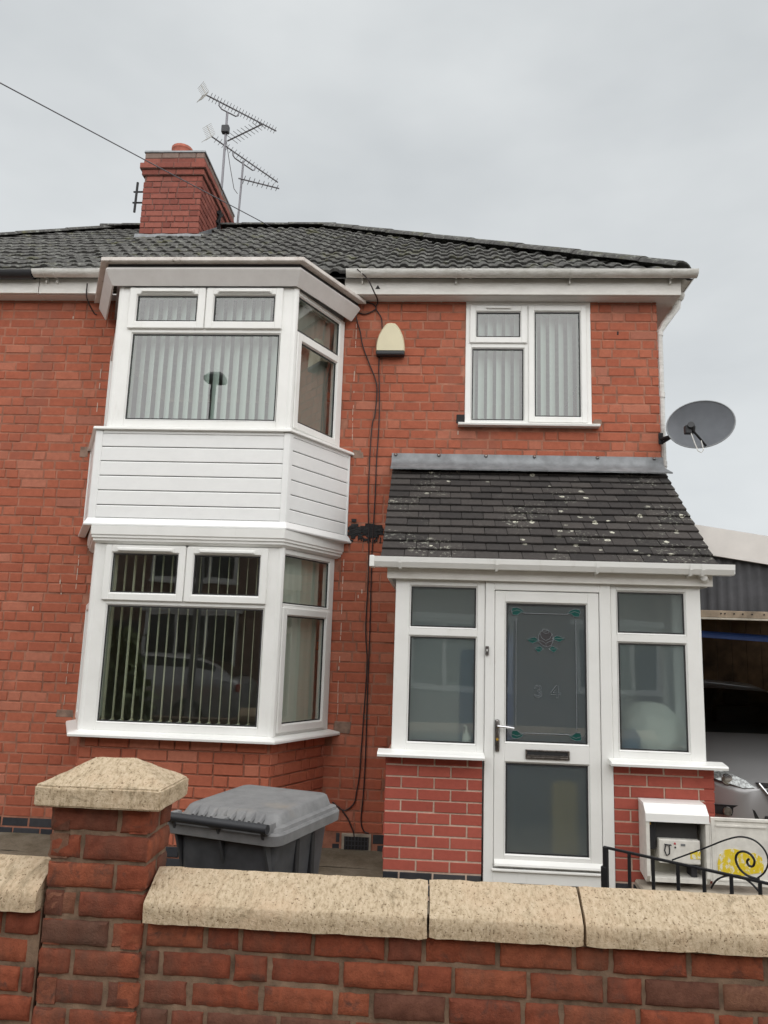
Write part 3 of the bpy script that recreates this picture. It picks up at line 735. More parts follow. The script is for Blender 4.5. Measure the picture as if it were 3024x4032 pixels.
# ---- main roof ---------------------------------------------------------------------------------------------------
EY, EZ = 6.40, 3.283; HD = 3.82; SLO = .692; PIT = math.atan(SLO); EX = 2.205
RY, RZ = EY + HD, EZ + SLO * HD; RXR = EX - HD; RXL = -4.83
m = MB()
dn = Vector((0, math.sin(PIT), -math.cos(PIT))) * .05
def q3(a): return (a[0], a[1], a[2])
ov = lambda x, y, z: (x, y, z - .045)
m.face([ov(PARTY, EY, EZ), ov(EX, EY, EZ), ov(RXR, RY, RZ), ov(PARTY, RY, RZ)])
m.face([ov(EX, EY, EZ), ov(EX, RY + HD, EZ), ov(RXR, RY, RZ)])
m.face([ov(EX, RY + HD, EZ), ov(PARTY, RY + HD, EZ), ov(PARTY, RY, RZ), ov(RXR, RY, RZ)])
roof = m.build('roof', 'roof_tile', house)
def pantile(name, w, L, amp, lift, seed):
    """double roman tile: two rolls, thick butt end at the lower edge"""
    bm = bmesh.new(); rows = []; rnd = random.Random(seed)
    us = [(-.5, 0), (-.40, 0), (-.365, .55), (-.315, .95), (-.27, 1), (-.215, .95), (-.165, .55), (-.13, 0), (.10, 0), (.135, .55), (.185, .95), (.23, 1), (.285, .95), (.335, .55), (.37, 0), (.5, 0)]
    for s_, dz in ((-.006, -.036), (-.012, -.008), (-.002, 0), (L, 0)):
        rows.append([bm.verts.new((u * (w + .004), s_ + (.004 if h_ > .5 and s_ < 0 else 0), amp * h_ + dz + lift * (1 - max(s_, 0) / L))) for u, h_ in us])
    for a, b in zip(rows, rows[1:]):
        for i in range(len(us) - 1): bm.faces.new((a[i], a[i + 1], b[i + 1], b[i]))
    bmesh.ops.recalc_face_normals(bm, faces=bm.faces)
    me = bpy.data.meshes.new(name); bm.to_mesh(me); bm.free(); me.materials.append(MT['roof_tile'])
    for p in me.polygons: p.use_smooth = True
    me.set_sharp_from_angle(angle=R(55))
    return me
TW, TG = .30, .315
TILES = [pantile('roof_tile', TW, TG + .05, .019, .036, i) for i in range(3)]
FLATS = [pantile('roof_tile', TW, TG + .05, .010, .030, i) for i in range(3)]
def roof_slots(xl, xr_at, n_rows, seed):
    rnd = random.Random(seed); out = []
    for k in range(n_rows):
        s_ = k * TG; x = xl - (TW / 2 if k % 2 else 0)
        while x + TW * .66 < xr_at(s_ + TG * .3):
            out.append((x + TW / 2, s_)); x += TW
    return out
def put_tiles(sl, part, meshes, most, seed=3):
    rnd = random.Random(seed)
    RM = Matrix.Rotation(PIT, 4, 'X')
    def pos(x, s_): return Vector((x, EY + s_ * math.cos(PIT), EZ + s_ * math.sin(PIT)))
    def vis(t):
        p = pos(*t); hid = (-2.9 < p.x < -.95 and t[1] < .25) or p.x < -4.9 - 0
        return (1e9 if hid else 0) + p.length
    sl = sorted(sl, key=vis)
    bm = bmesh.new()
    for i, (x, s_) in enumerate(sl):
        me = rnd.choice(meshes); p = pos(x, s_) + Vector((rnd.uniform(-.004, .004), 0, rnd.uniform(-.003, .006)))
        rot = RM @ Matrix.Rotation(rnd.uniform(-.02, .02), 4, 'Z') @ Matrix.Rotation(rnd.uniform(-.012, .02), 4, 'X')
        if i < most:
            o = bpy.data.objects.new('tile', me); COL.objects.link(o); o.parent = part
            o.location = p + Vector((0, 0, EYE)) - wpos(part); o.rotation_euler = rot.to_euler()
        else:
            k0 = len(bm.verts); bm.from_mesh(me); bm.verts.ensure_lookup_table(); M = Matrix.Translation(p) @ rot
            for v in bm.verts[k0:]: v.co = M @ v.co
    if len(sl) > most:
        mb = MB(); mb.bm.free(); mb.bm = bm; stuff(mb.build('far_tiles', 'roof_tile', part, True, angle=50))
    else: bm.free()
SL = HD / math.cos(PIT); NR = int(SL / TG) + 1
put_tiles([t_ for t_ in roof_slots(PARTY, lambda s_: EX - s_ * math.cos(PIT) + .03, NR, 1) if not (t_[1] > 3.3 and -4.1 < t_[0] < -3.15)], roof, TILES, 300)
def cap_tiles(a, b, n, name, parent, r=.125, tilt=0):
    a, b = Vector(a), Vector(b); d = (b - a) / n; dl = d.length; dd = d.normalized(); side = dd.cross(Vector((0, 0, 1))).normalized(); up = side.cross(dd)
    for i in range(n):
        o = a + d * i + up * (.008 + .004 * (i % 2))
        m = MB(); seg = 8
        pts = [(math.cos(math.pi * k / seg), math.sin(math.pi * k / seg) * .52) for k in range(seg + 1)]
        poly = [(x * r, y * r) for x, y in pts] + [(x * (r - .02), y * (r - .02)) for x, y in reversed(pts)]
        m.prism(poly, [lambda p, q, c=c, k=k: tuple(c + side * p * k + up * q * k) for c, k in ((o - dd * .012, 1.03), (o + dd * (dl - .004), .98))])
        m.build(name, 'roof_tile', parent, True)
cap_tiles((EX - .07, EY + .07, EZ + .055), (RXR, RY, RZ + .01), 15, 'hip_tile', roof, .15)
cap_tiles((-3.2, RY, RZ + .01), (RXR + .12, RY - .02, RZ + .0), 5, 'ridge_tile', roof, .13)

# ---- chimney -----------------------------------------------------------------------------------------------------
CX0, CX1, CY0, CY1 = -4.0, -3.2, 9.22, 10.78
m = MB(); m.box((CX0 + .01, CY0 + .01, 4.8), (CX1 - .01, CY1 - .01, 6.15))
ch = m.build('chimney_stack', 'chimney_mortar', house)
VS = variants('sooty_brick', (.2255, .1075), .074, .06, .004, .0012, 3)
VC = variants('chimney_brick', (.2255, .1075), .074, .06, .004, .0012, 3)
ccs = .0845
def chim(F, L, z0, n, seed): return lay_courses(F, 0, L, z0, ccs, n, flemish, .0105, seed=seed, phase=.1)
ZB = 5.13
front = chim(frame(CX0, CY0), CX1 - CX0, ZB, 12, 31); side = chim(frame(CX1, CY0, R(90)), CY1 - CY0, ZB, 12, 32); lft = chim(frame(CX0, CY1, R(-90)), CY1 - CY0, ZB, 12, 33)
put_bricks(front + side, ch, 'brick', ('chimney_brick_0', 'chimney_brick_1'), VC, 300)
put_bricks(lft, ch, 'rear_brick', ('chimney_brick_0', 'chimney_brick_1'), VC, 0)
zc = ZB + 12 * ccs
for i, (o, h_, mt) in enumerate(((.026, .084, 'chimney_brick_0'), (.055, .084, 'chimney_brick_0'), (.016, .084, 'chimney_brick_0'), (.010, .086, 'sooty_brick_0'))):
    m = MB(); m.box((CX0 - o + .008, CY0 - o + .008, zc), (CX1 + o - .008, CY1 + o - .008, zc + h_)); band = m.build('oversailing_course', 'chimney_mortar', ch)
    F1 = frame(CX0 - o, CY0 - o); F2 = frame(CX1 + o, CY0 - o, R(90)); F3 = frame(CX0 - o, CY1 + o, R(-90))
    sl = [s for F, L in ((F1, CX1 - CX0 + 2 * o), (F2, CY1 - CY0 + 2 * o), (F3, CY1 - CY0 + 2 * o)) for s in lay_courses(F, 0, L, zc, h_, 1, stretch, .0105, seed=i)]
    put_bricks(sl, ch, 'brick', (mt,), VS if 'sooty' in mt else VC)
    zc += h_
m = MB(); m.prism([(CX0 - .02, CY0 - .02), (CX1 + .02, CY0 - .02), (CX1 + .02, CY1 + .02), (CX0 - .02, CY1 + .02)], [lambda a, b, k=k, z=z: ((a + 3.6) * k - 3.6, (b - 10) * k + 10, z) for z, k in ((zc, 1), (zc + .03, .99), (zc + .085, .8))])
m.rough(.012, 9).build('flaunching', 'lead', ch)
for y in (9.55, 10.4):
    MB().lathe([(.135, 0), (.125, .1), (.13, .2), (.145, .22), (.145, .255), (.11, .255), (.105, .1)], (-3.63, y, zc + .03), 18).build('chimney_pot', 'clay_pot', ch, True)
# lead flashing, stepped up the side
m = MB(); m.prism([(CY0 - .05, ZB - .03 + .10), (CY0 - .012, ZB + .06 + .12), (CY0 - .005, ZB + .06 + .12), (CY0 - .04, ZB - .03 + .06)], [lambda a, b, x=x: (x, a, b - .02 + .006 * math.sin(x * 20)) for x in [CX0 - .05 + .1 * i for i in range(10)]])
m.build('flashing', 'lead', ch)
m = MB()
for i in range(7):
    y = CY0 + .02 + .13 * i; zr = EZ + SLO * (y - EY); m.prism([(y, zr - .05), (y + .13, zr + .03), (y + .125, zr + .16), (y + .02, zr + .09)], [lambda a, b, x=x: (x, a, b) for x in (CX1 + .004, CX1 + .012)])
m.build('step_flashing', 'lead', ch)
# black bracket irons on the stack
bi = Vector((-4.125, 9.30, 0))
m = MB()
for z in (5.80, 5.96): m.tube([(bi.x - .035, bi.y, z), (CX0 + .01, bi.y, z)], .012, 6)
m.tube([(bi.x, bi.y, 5.66), (bi.x + .01, bi.y, 6.10)], .016, 6); m.build('bracket_iron', 'iron_black', ch)
m = MB(); m.box((CX1 + .005, 9.93, 5.88), (CX1 + .03, 10.06, 5.92)); m.box((CX1 + .005, 9.93, 6.02), (CX1 + .03, 10.06, 6.06)); m.box((CX1 + .005, 9.98, 5.8), (CX1 + .05, 10.0, 6.1)); m.tube([(CX1 + .01, 9.95, 5.9), (CX1 + .08, 9.99, 6.04)], .012, 6); m.build('bracket_iron', 'iron_black', ch)

# ------------------------------------------------------------------ rays of the picture, used to size the roof-top things
def ray(x, y): return fwd + rr * ((x - 1512) / 3030) - uu * ((y - 2016) / 3030)
def atY(x, y, Y): d = ray(x, y); return d * (Y / d.y)
def atZ(x, y, Z): d = ray(x, y); return d * (Z / d.z)
zz2 = lambda x, y: (500 + .3918 * x, 320 + .3918 * y)

def yagi(parent, a, b, n, el, refl, cradle, mast_top, drop=.09, name='boom'):
    """boom a (reflector end) -> b, n cross elements of length el"""
    a, b = Vector(a), Vector(b); d = (b - a).normalized(); s_ = d.cross(Vector((0, 0, 1))).normalized(); up = s_.cross(d)
    bo = MB().tube([a, b], .011, 6).build(name, 'aerial_metal', parent)
    for i in range(n):
        p = a + (b - a) * ((i + 1.2) / (n + .7))
        e = el * (1 - .25 * i / n)
        m = MB()
        if refl: m.tube([p - s_ * e / 2 + up * .035, p, p + s_ * e / 2 + up * .035], .0042, 4); m.tube([p - s_ * e / 2 - up * .03, p, p + s_ * e / 2 - up * .03], .0042, 4)
        else: m.tube([p - s_ * e / 2, p + s_ * e / 2], .005, 4)
        m.build('element', 'aerial_metal', bo)
    if refl:                                    # corner reflector of thin rods
        m = MB()
        for sg in (-1, 1):
            for k in range(7):
                q = a + up * sg * (.012 + .017 * k) - d * (.015 + .014 * k)
                m.tube([q - s_ * .10, q + s_ * .10], .0035, 4)
            m.tube([a, a + up * sg * .12 - d * .10], .006, 5)
        m.build('reflector', 'gutter_plastic', bo)
    if cradle:
        p0 = a + (b - a) * cradle[0]; p1 = a + (b - a) * cradle[1]
        m = MB(); c = Vector(mast_top)
        m.tube([p0, p0 - up * drop * .7 + d * .01, p0 - up * drop + d * .05, p1 - up * drop - d * .05, p1 - up * drop * .7 - d * .01, p1], .010, 6); m.build('cradle', 'aerial_metal', bo)
    return bo
# taller mast
MY = 10.1
mt0, mt1 = atY(*zz2(940, 1060), MY), atY(*zz2(1020, 315), MY); mt0.x = mt1.x = (mt0.x + mt1.x) / 2
ae = thing('television_aerial', mt0.x, MY, 5.85, 'tall television aerial mast with two crossed aerials fixed to the chimney', 'aerial', 'television aerials on the chimney')
MB().tube([(mt0.x, MY, 6.0), (mt1.x, MY, mt1.z)], .018, 8).build('mast', 'aerial_metal', ae)
Zt = mt1.z + .10
yagi(ae, atZ(*zz2(800, 140), Zt), atZ(*zz2(1500, 500), Zt), 22, .11, True, (.17, .45), (mt1.x, MY, mt1.z), .1)
c0 = atY(*zz2(1060, 560), MY); c0 = atY(*zz2(1010, 600), MY); yagi(ae, c0, atZ(*zz2(1365, 428), c0.z), 9, .24, False, None, None, name='small_boom')
MB().box((mt0.x - .06, MY - .05, c0.z + .12), (mt0.x + .05, MY + .03, c0.z + .24), .01).build('amplifier_box', 'dark_plastic', ae)
cbp = [(mt0.x + .02, MY - .02, c0.z), atY(*zz2(1040, 880), MY), atY(*zz2(1075, 1080), MY), atY(*zz2(1110, 1130), MY)]
MB().tube(cbp, .005, 5).build('lead_wire', 'cable_black', ae)
# shorter mast behind
M2 = 10.55
b0, b1 = atY(*zz2(1108, 1400), M2), atY(*zz2(1170, 800), M2)
a2 = thing('television_aerial', b0.x, M2, 5.9, 'shorter television aerial mast standing just right of the chimney', 'aerial', 'television aerials on the chimney')
MB().tube([(b0.x, M2, 5.75), b1], .016, 8).build('mast', 'aerial_metal', a2)
Z2 = b1.z + .07
yagi(a2, atZ(*zz2(850, 555), Z2), atZ(*zz2(1515, 1015), Z2), 18, .09, True, (.30, .64), b1, .09)
c1 = atY(*zz2(1160, 990), M2); yagi(a2, atZ(*zz2(1120, 975), c1.z), atZ(*zz2(1530, 1078), c1.z), 8, .22, False, None, None, name='small_boom')
MB().tube([(b0.x + .02, M2, 5.95), (b0.x + .10, M2 - .02, 6.05), (b0.x + .13, M2, 5.9), (b0.x + .05, M2 - .2, 5.75)], .006, 5).build('lead_wire', 'cable_black', a2)
# overhead wire
w0, w1 = atY(0, 325, 6.5), atY(1068, 893, 10.15)
wv = (w0 - w1)
tag(MB().tube([w1 - wv * .01, w1 + wv * .5 - Vector((0, 0, .004)), w0 + wv * 1.6], .0065, 6).build('overhead_wire', 'aerial_metal'), 'thin overhead wire slanting across the sky to the roof ridge', 'wire')

# ------------------------------------------------------------------ neighbouring half on the left
nb = thing('neighbouring_house', -6, 7, -EYE, 'attached brick house at the left edge with black gutter and grey roof', 'house')
m = MB(); m.box((-9.0, YW + .0042, -1.7), (PARTY - .001, YW + .25, 3.16)); nw = m.build('wall', 'house_mortar', nb)
put_bricks(NEIGHBOUR_SLOTS, nw, 'brick', ('house_brick_0', 'house_brick_1'), VH, 300)
put_bricks(lay_courses(F0, -4.6, PARTY, -1.668, .0815, 2, stretch, .011), nw, 'blue_brick', ('blue_brick_0',), VB)
MB().box((-9, YF - .004, 3.116), (PARTY - .004, YF + .02, 3.262), .003).build('fascia_board', 'fascia_paint', nb)
MB().box((-9, YF + .022, 3.112), (PARTY - .002, YW + .008, 3.122)).build('soffit', 'canopy_paint', nb)
m = MB(); half_round(m, (-9, YG + .01, ZG - .008), (PARTY - .03, YG + .01, ZG - .008), RG + .006); m.build('gutter', 'dark_plastic', nb, True)
m = MB(); LX = -4.83 - HD
m.face([ov(LX, EY, EZ), ov(PARTY, EY, EZ), ov(PARTY, RY, RZ), ov(RXL, RY, RZ)]); m.face([ov(LX, RY + HD, EZ), ov(LX, EY, EZ), ov(RXL, RY, RZ)]); m.face([ov(PARTY, RY + HD, EZ), ov(LX, RY + HD, EZ), ov(RXL, RY, RZ), ov(PARTY, RY, RZ)])
nr = m.build('roof', 'roof_tile', nb)
sl = [(PARTY - TW / 2 - i * TW, k * TG) for k in range(NR) for i in range(16) if PARTY - i * TW - TW * .8 > LX + k * TG * math.cos(PIT) and not (k * TG > 3.3 and PARTY - i * TW > -4.12 + TW)]
put_tiles(sl, nr, FLATS, 200)
cap_tiles((RXL - .12, RY - .04, RZ - .02), (-4.0, RY, RZ + .01), 3, 'ridge_tile', nr, .13); cap_tiles((LX, EY, EZ), (RXL, RY, RZ), 17, 'hip_tile', nr, .125)

# ------------------------------------------------------------------ porch
YP = 5.5
porch = thing('porch', .8, 6, -EYE, 'white glazed entrance porch with red brick base and dark tiled lean-to roof', 'porch')
FP = frame(0, YP)
PX0, PX1 = -.30, 1.905
def stretcher_bond(k, rnd):
    yield .1125 if k % 2 else .225
    while True: yield .225
VP = variants('porch_brick', (.2145, .102), .0645, .07, .0025, .0006, 3)
def panel(x0, x1, name, sx, wside):
    m = MB(); m.box((x0 + .006, YP + .006, -1.66), (x1 - .006, YP + .1, -.735)); w = m.build(name, 'porch_mortar', porch)
    sl = lay_courses(FP, x0, x1, -1.482, .0762, 10, stretcher_bond, .0105, seed=2)
    put_bricks([s for s in sl if s[2] < -.738], w, 'brick', ('porch_brick_0',), VP)
    put_bricks(lay_courses(FP, x0, x1, -1.636, .077, 2, stretcher_bond, .0105), w, 'blue_brick', ('blue_brick_0',), VB)
    return w
wl_ = panel(PX0, .368, 'dwarf_wall', 0, 0); wr_ = panel(1.238, PX1, 'dwarf_wall', 0, 0)
for x, a in ((PX1, 90), (PX0, -90)):
    F = frame(x, YP if a > 0 else YW - .01, R(a))
    m = MB(F); m.box((.104 if a > 0 else 0.006, .006, -1.66), (1.09 if a > 0 else .985, .1, -.735)); w = m.build('dwarf_wall', 'porch_mortar', porch)
    put_bricks(lay_courses(F, 0, 1.085, -1.495, .0762, 10, stretcher_bond, .0105, seed=2), w, 'brick', ('porch_brick_0',), VP)
# frames either side of the door
def side_light(x0, x1, gx0, gx1, left):
    m = MB(FP); zb, zt = -.697, .49
    members(m, [(x0, gx0 - .014, zb, zt), (gx1 + .014, x1, zb, zt), (gx0 - .016, gx1 + .016, .438, zt), (gx0 - .016, gx1 + .016, .085, .138), (gx0 - .016, gx1 + .016, zb, -.647)], 0, .07)
    ga = fixed(m, gx0 - .015, gx1 + .015, .137, .4385); gb = fixed(m, gx0 - .015, gx1 + .015, -.648, .0855)
    part = m.build('side_window', 'upvc', porch)
    pane(FP, part, *ga, mat='frosted_glass'); pane(FP, part, *gb, mat='frosted_glass')
    sx0, sx1 = (x0 - .09, x1 + .0) if left else (x0 - .035, x1 + .105)
    MB(FP).prism([(-.105, -.733), (-.108, -.718), (-.1, -.708), (.0, -.694), (.02, -.694), (.02, -.733)], [lambda o, z, u=u: (u, o, z) for u in (sx0, sx1)]).build('sill', 'upvc', part)
    return part
pl = side_light(-.262, .372, -.146, .303, True); pr_ = side_light(1.242, 1.858, 1.298, 1.741, False)
for x, sg in ((-.262, 1), (1.858, -1)):                           # glazed returns
    F = frame(x, YW - .02, R(-90)) if sg > 0 else frame(x, YP + .02, R(90))
    m = MB(F); members(m, [(.0, .06, -.697, .60), (1.0, 1.06, -.697, .60), (.05, 1.01, -.697, -.645), (.05, 1.01, .44, .60), (.05, 1.01, .085, .137), (.5, .55, -.65, .45)], 0.002, .07); part = m.build('return_window', 'upvc', porch)
    for a, b in ((.055, .505), (.545, 1.005)):
        for c, d in ((-.65, .09), (.132, .445)): pane(F, part, a, b, c, d, .02, 'frosted_glass')
# door frame and door
m = MB(FP); members(m, [(.374, .438, -1.525, .49), (1.164, 1.24, -1.525, .49), (.436, 1.166, .418, .49), (.436, 1.166, -1.52, -1.432)], -.012, .075); 
m.box((.43, -.03, -1.445), (1.17, .0, -1.428), .004); df = m.build('door_frame', 'upvc', porch)
m = MB(FP)
members(m, [(.441, .512, -1.425, .414), (1.082, 1.161, -1.425, .414), (.510, 1.084, .337, .414), (.510, 1.084, -1.425, -1.346), (.510, 1.084, -.746, -.622)], -.004, .062)
gt = fixed(m, .511, 1.083, -.6235, .3385, d=-.004); gb = fixed(m, .511, 1.083, -1.3475, -.7445, d=-.004)
door = m.build('door', 'upvc', porch)
pane(FP, door, *gt, mat='frosted_glass'); pane(FP, door, *gb, mat='frosted_glass')
MB(FP).prism([(-.004, -1.372), (-.03, -1.395), (-.034, -1.408), (-.004, -1.41)], [lambda o, z, u=u: (u, o, z) for u in (.447, 1.156)]).build('weather_bar', 'upvc', door)
m = MB(FP); m.box((.446, -.016, -.682), (.476, -.003, -.470), .012, 3); m.lathe([(.008, 0), (.008, -.03)], (.461, -.014, -.512), 10, axis='y'); hd = m.build('handle_plate', 'dull_chrome', door, True)
MB(FP).tube([(.461, -.046, -.511), (.48, -.05, -.511), (.53, -.05, -.515), (.572, -.045, -.521)], [.009, .009, .0085, .0075], 10).build('handle_lever', 'chrome', door, True)
MB(FP).lathe([(.009, 0), (.009, -.008)], (.461, -.014, -.60), 12, axis='y').build('key_cylinder', 'brass', door, True)
m = MB(FP); ring(m, .652, .950, -.722, -.658, .012, -.016, -.002, .003); lbx = m.build('letterbox', 'dull_chrome', door)
MB(FP).prism([(-.012, -.711), (-.024, -.703), (-.024, -.697), (-.012, -.690)], [lambda o, z, u=u: (u, o, z) for u in (.665, .937)]).build('letterbox_flap', 'dull_chrome', lbx.parent)
MB(FP).box((.663, -.008, -.712), (.939, -.003, -.668)).build('letterbox_slot', 'gasket', door)
MB(FP).box((.374, -.026, -.037), (.399, -.0125, .025), .003).build('doorbell', 'dull_chrome', porch)
MB(FP).box((.381, -.03, -.012), (.392, -.0265, .004), .002).build('bell_push', 'frosted_lip', porch)
# leaded pattern on the door glass: border, corner leaves, rose, house number
D0 = gt[4] - .004
def came(pts, r=.0026, nm='lead_strip'): MB(FP).tube([(x, D0, z) for x, z in pts], r, 5).build(nm, 'lead_came', door)
lx0, lx1, lz0, lz1 = .590, 1.003, -.549, .255
came([(lx0, lz0 + .03), (lx0, lz1 - .03)]); came([(lx1, lz0 + .03), (lx1, lz1 - .03)]); came([(lx0 + .05, lz1 + .006), (lx1 - .05, lz1 + .006)]); came([(lx0 + .05, lz0 - .006), (lx1 - .05, lz0 - .006)])
def petal(pts, mat, nm='glass_leaf'):
    m = MB(FP); m.prism([(x, z) for x, z in pts], [lambda a, b, d=d: (a, d, b) for d in (D0 + .0005, D0 + .002)]); m.build(nm, mat, door); came(pts + [pts[0]], .0018)
def leafpts(x, z, w, h, sx, sz):
    P = [(-.5, .1), (-.42, .42), (-.1, .5), (.25, .32), (.5, -.08), (.2, -.12), (-.05, -.42), (-.38, -.4)]
    return [(x + sx * a * w, z + sz * b * h) for a, b in P]
for x, z, sx, sz in ((lx0 + .012, lz1 + .016, 1, 1), (lx1 - .012, lz1 + .016, -1, 1), (lx0 + .012, lz0 - .016, 1, -1), (lx1 - .012, lz0 - .016, -1, -1)):
    petal(leafpts(x, z, .092, .06, sx, sz), 'leaf_glass')
    came([(x - sx * .045, z - sz * .002), (x - sx * .005, z + sz * .012), (x + sx * .045, z - sz * .006)], .0016)
    came([(x - sx * .075, z - sz * .03), (x - sx * .06, z), (x - sx * .042, z + sz * .006)], .0014)
rx, rz = .795, .075
petal([(rx - .04, rz + .055), (rx - .015, rz + .075), (rx + .02, rz + .07), (rx + .045, rz + .05), (rx + .055, rz + .01), (rx + .04, rz - .03), (rx + .01, rz - .045), (rx - .025, rz - .03), (rx - .05, rz - .005), (rx - .05, rz + .03)], 'petal_glass', 'rose')
came([(rx - .02, rz + .078), (rx - .02, rz + .06), (rx, rz + .048), (rx + .02, rz + .056), (rx + .018, rz + .074), (rx, rz + .082), (rx - .02, rz + .078)], .0018)
came([(rx - .012, rz + .066), (rx + .004, rz + .06), (rx + .012, rz + .068), (rx + .002, rz + .074)], .0014)
came([(rx - .04, rz + .055), (rx - .03, rz + .02), (rx, rz), (rx + .03, rz + .015), (rx + .045, rz + .05)], .0018)
came([(rx - .05, rz + .0), (rx - .02, rz - .005), (rx, rz - .02), (rx + .005, rz - .045)], .0016); came([(rx + .055, rz + .005), (rx + .02, rz - .008), (rx, rz - .02)], .0016)
for x, z, sx, sz, w, h in ((rx - .085, rz + .0, -1, -1, .085, .05), (rx + .085, rz + .015, 1, -1, .085, .05), (rx - .045, rz - .06, -1, -1, .06, .05), (rx + .05, rz - .058, 1, -1, .06, .05)):
    petal([(x - sx * w * .5, z), (x - sx * w * .1, z + h * .45), (x + sx * w * .6, z + h * .1), (x + sx * w * .1, z - h * .45)], 'leaf_glass')
    came([(x - sx * w * .5, z), (x + sx * w * .5, z + h * .08)], .0013)
def digit(poly): came(poly + [poly[0]], .0019, 'house_number')
n3 = [(.0, .06), (.012, .078), (.032, .082), (.048, .07), (.048, .055), (.036, .044), (.052, .032), (.052, .012), (.036, .0), (.016, .0), (.0, .012), (.006, .018), (.02, .009), (.034, .011), (.041, .02), (.037, .032), (.022, .038), (.022, .046), (.036, .053), (.036, .066), (.026, .072), (.014, .068), (.008, .056)]
n4 = [(.036, .0), (.05, .0), (.05, .022), (.066, .022), (.066, .034), (.05, .034), (.05, .084), (.036, .084), (.0, .034), (.0, .022), (.036, .022)]
digit([(.714 + x, -.313 + z) for x, z in n3]); digit([(.828 + x, -.313 + z) for x, z in n4])
digit([(.828 + x, -.313 + z) for x, z in [(.016, .034), (.036, .034), (.036, .062)]])
# head fascia, gutter, roof
MB().box((-.325, YP - .045, .478), (1.932, YP - .022, .60), .003).build('fascia_board', 'fascia_paint', porch)
m = MB(); m.box((-.325, YP - .021, .49), (1.932, YP + .06, .505)); m.box((1.91, YP + .062, .48), (1.932, YW - .01, .62), .002); m.box((-.325, YP + .062, .48), (-.30, YW - .01, .62), .002); m.build('soffit', 'fascia_paint', porch)
PG0, PG1 = -.444, 2.052; YPG = YP - .085
gp = [(a * 1.1, b * 1.3) for a, b in [(-.052, 0), (-.048, -.028), (-.030, -.055), (.03, -.055), (.05, -.028), (.052, 0), (.047, 0), (.045, -.026), (.028, -.05), (-.027, -.05), (-.043, -.026), (-.047, 0)]]
m = MB(); m.prism(gp, [lambda a, b, x=x: (x, YPG + a, .624 + b) for x in (PG0, PG1)]); m.box((PG0 - .003, YPG - .06, .550), (PG0 + .03, YPG + .06, .629), .003); m.box((PG1 - .004, YPG - .05, .56), (PG1, YPG + .05, .622))
pg = m.build('gutter', 'upvc', porch)
for x in (-.232, .44, 1.13, 1.76, 1.84):
    m = MB(); m.prism([(a * 1.13, b * 1.12 - .002) for a, b in gp[:6]] + [(a * .99, b * .99) for a, b in reversed(gp[:6])], [lambda a, b, u=u: (u, YPG + a, .624 + b) for u in (x - .009, x + .009)]); m.box((x - .006, YPG + .03, .53), (x + .006, YP - .046, .58)); m.build('gutter_bracket', 'upvc', pg)
m = MB(); m.tube([(1.86, YPG + .0, .56), (1.86, YPG + .0, .535), (1.89, YPG + .06, .52), (1.93, YPG + .13, .51)], .024, 10); m.build('gutter_outlet', 'upvc', pg, True)
# lean-to roof of plain tiles
PE_Y, PE_Z = YP - .03, .650; PT_Y, PT_Z = YW, 1.565
ppit = math.atan2(PT_Z - PE_Z, PT_Y - PE_Y); pl_len = math.hypot(PT_Z - PE_Z, PT_Y - PE_Y)
PRX0, PRX1 = -.375, 1.972
PRM = Matrix.Translation((0, PE_Y, PE_Z)) @ Matrix.Rotation(ppit, 4, 'X')
m = MB(PRM); m.box((PRX0 + .01, .0, -.05), (PRX1 - .01, pl_len - .01, -.022)); proof = m.build('roof', 'porch_tile', porch)
GA = (pl_len - .05) / 12.4; PW = .1675; rnd = random.Random(77)
def plain_tile(w, seed):
    r2 = random.Random(seed); mb = MB(); mb.box((-w / 2 + .0016, -.0, -.017), (w / 2 - .0016, .20, .0), .0025)
    for v in mb.bm.verts: v.co.z -= .006 * (v.co.x / (w / 2)) ** 2 ; v.co += Vector((r2.uniform(-.0008, .0008), r2.uniform(-.0015, .0015), 0))
    bmesh.ops.recalc_face_normals(mb.bm, faces=mb.bm.faces)
    me = bpy.data.meshes.new('plain_tile'); mb.bm.to_mesh(me); mb.bm.free(); me.materials.append(MT['porch_tile']); return me
PTM = {w: [plain_tile(w, i + int(w * 500)) for i in range(4)] for w in (PW, PW / 2, PW * 1.5)}
for k in range(13):
    s_ = -.03 + k * GA; u = PRX0; first = True
    while u < PRX1 - .02:
        w = PW * 1.5 if (first and k % 2) else PW
        if u + w > PRX1 + .03: w = PW / 2
        first = False
        o = bpy.data.objects.new('tile', rnd.choice(PTM[w])); COL.objects.link(o); o.parent = proof
        M = PRM @ Matrix.Translation((u + w / 2, s_ + rnd.uniform(-.003, .003), .016 + rnd.uniform(-.001, .002))) @ Matrix.Rotation(rnd.uniform(-.008, .008), 4, 'Z') @ Matrix.Rotation(-math.atan2(.0175, GA) + rnd.uniform(-.008, .008), 4, 'X')
        o.location = M.to_translation() + Vector((0, 0, EYE)) - wpos(proof); o.rotation_euler = M.to_euler(); u += w
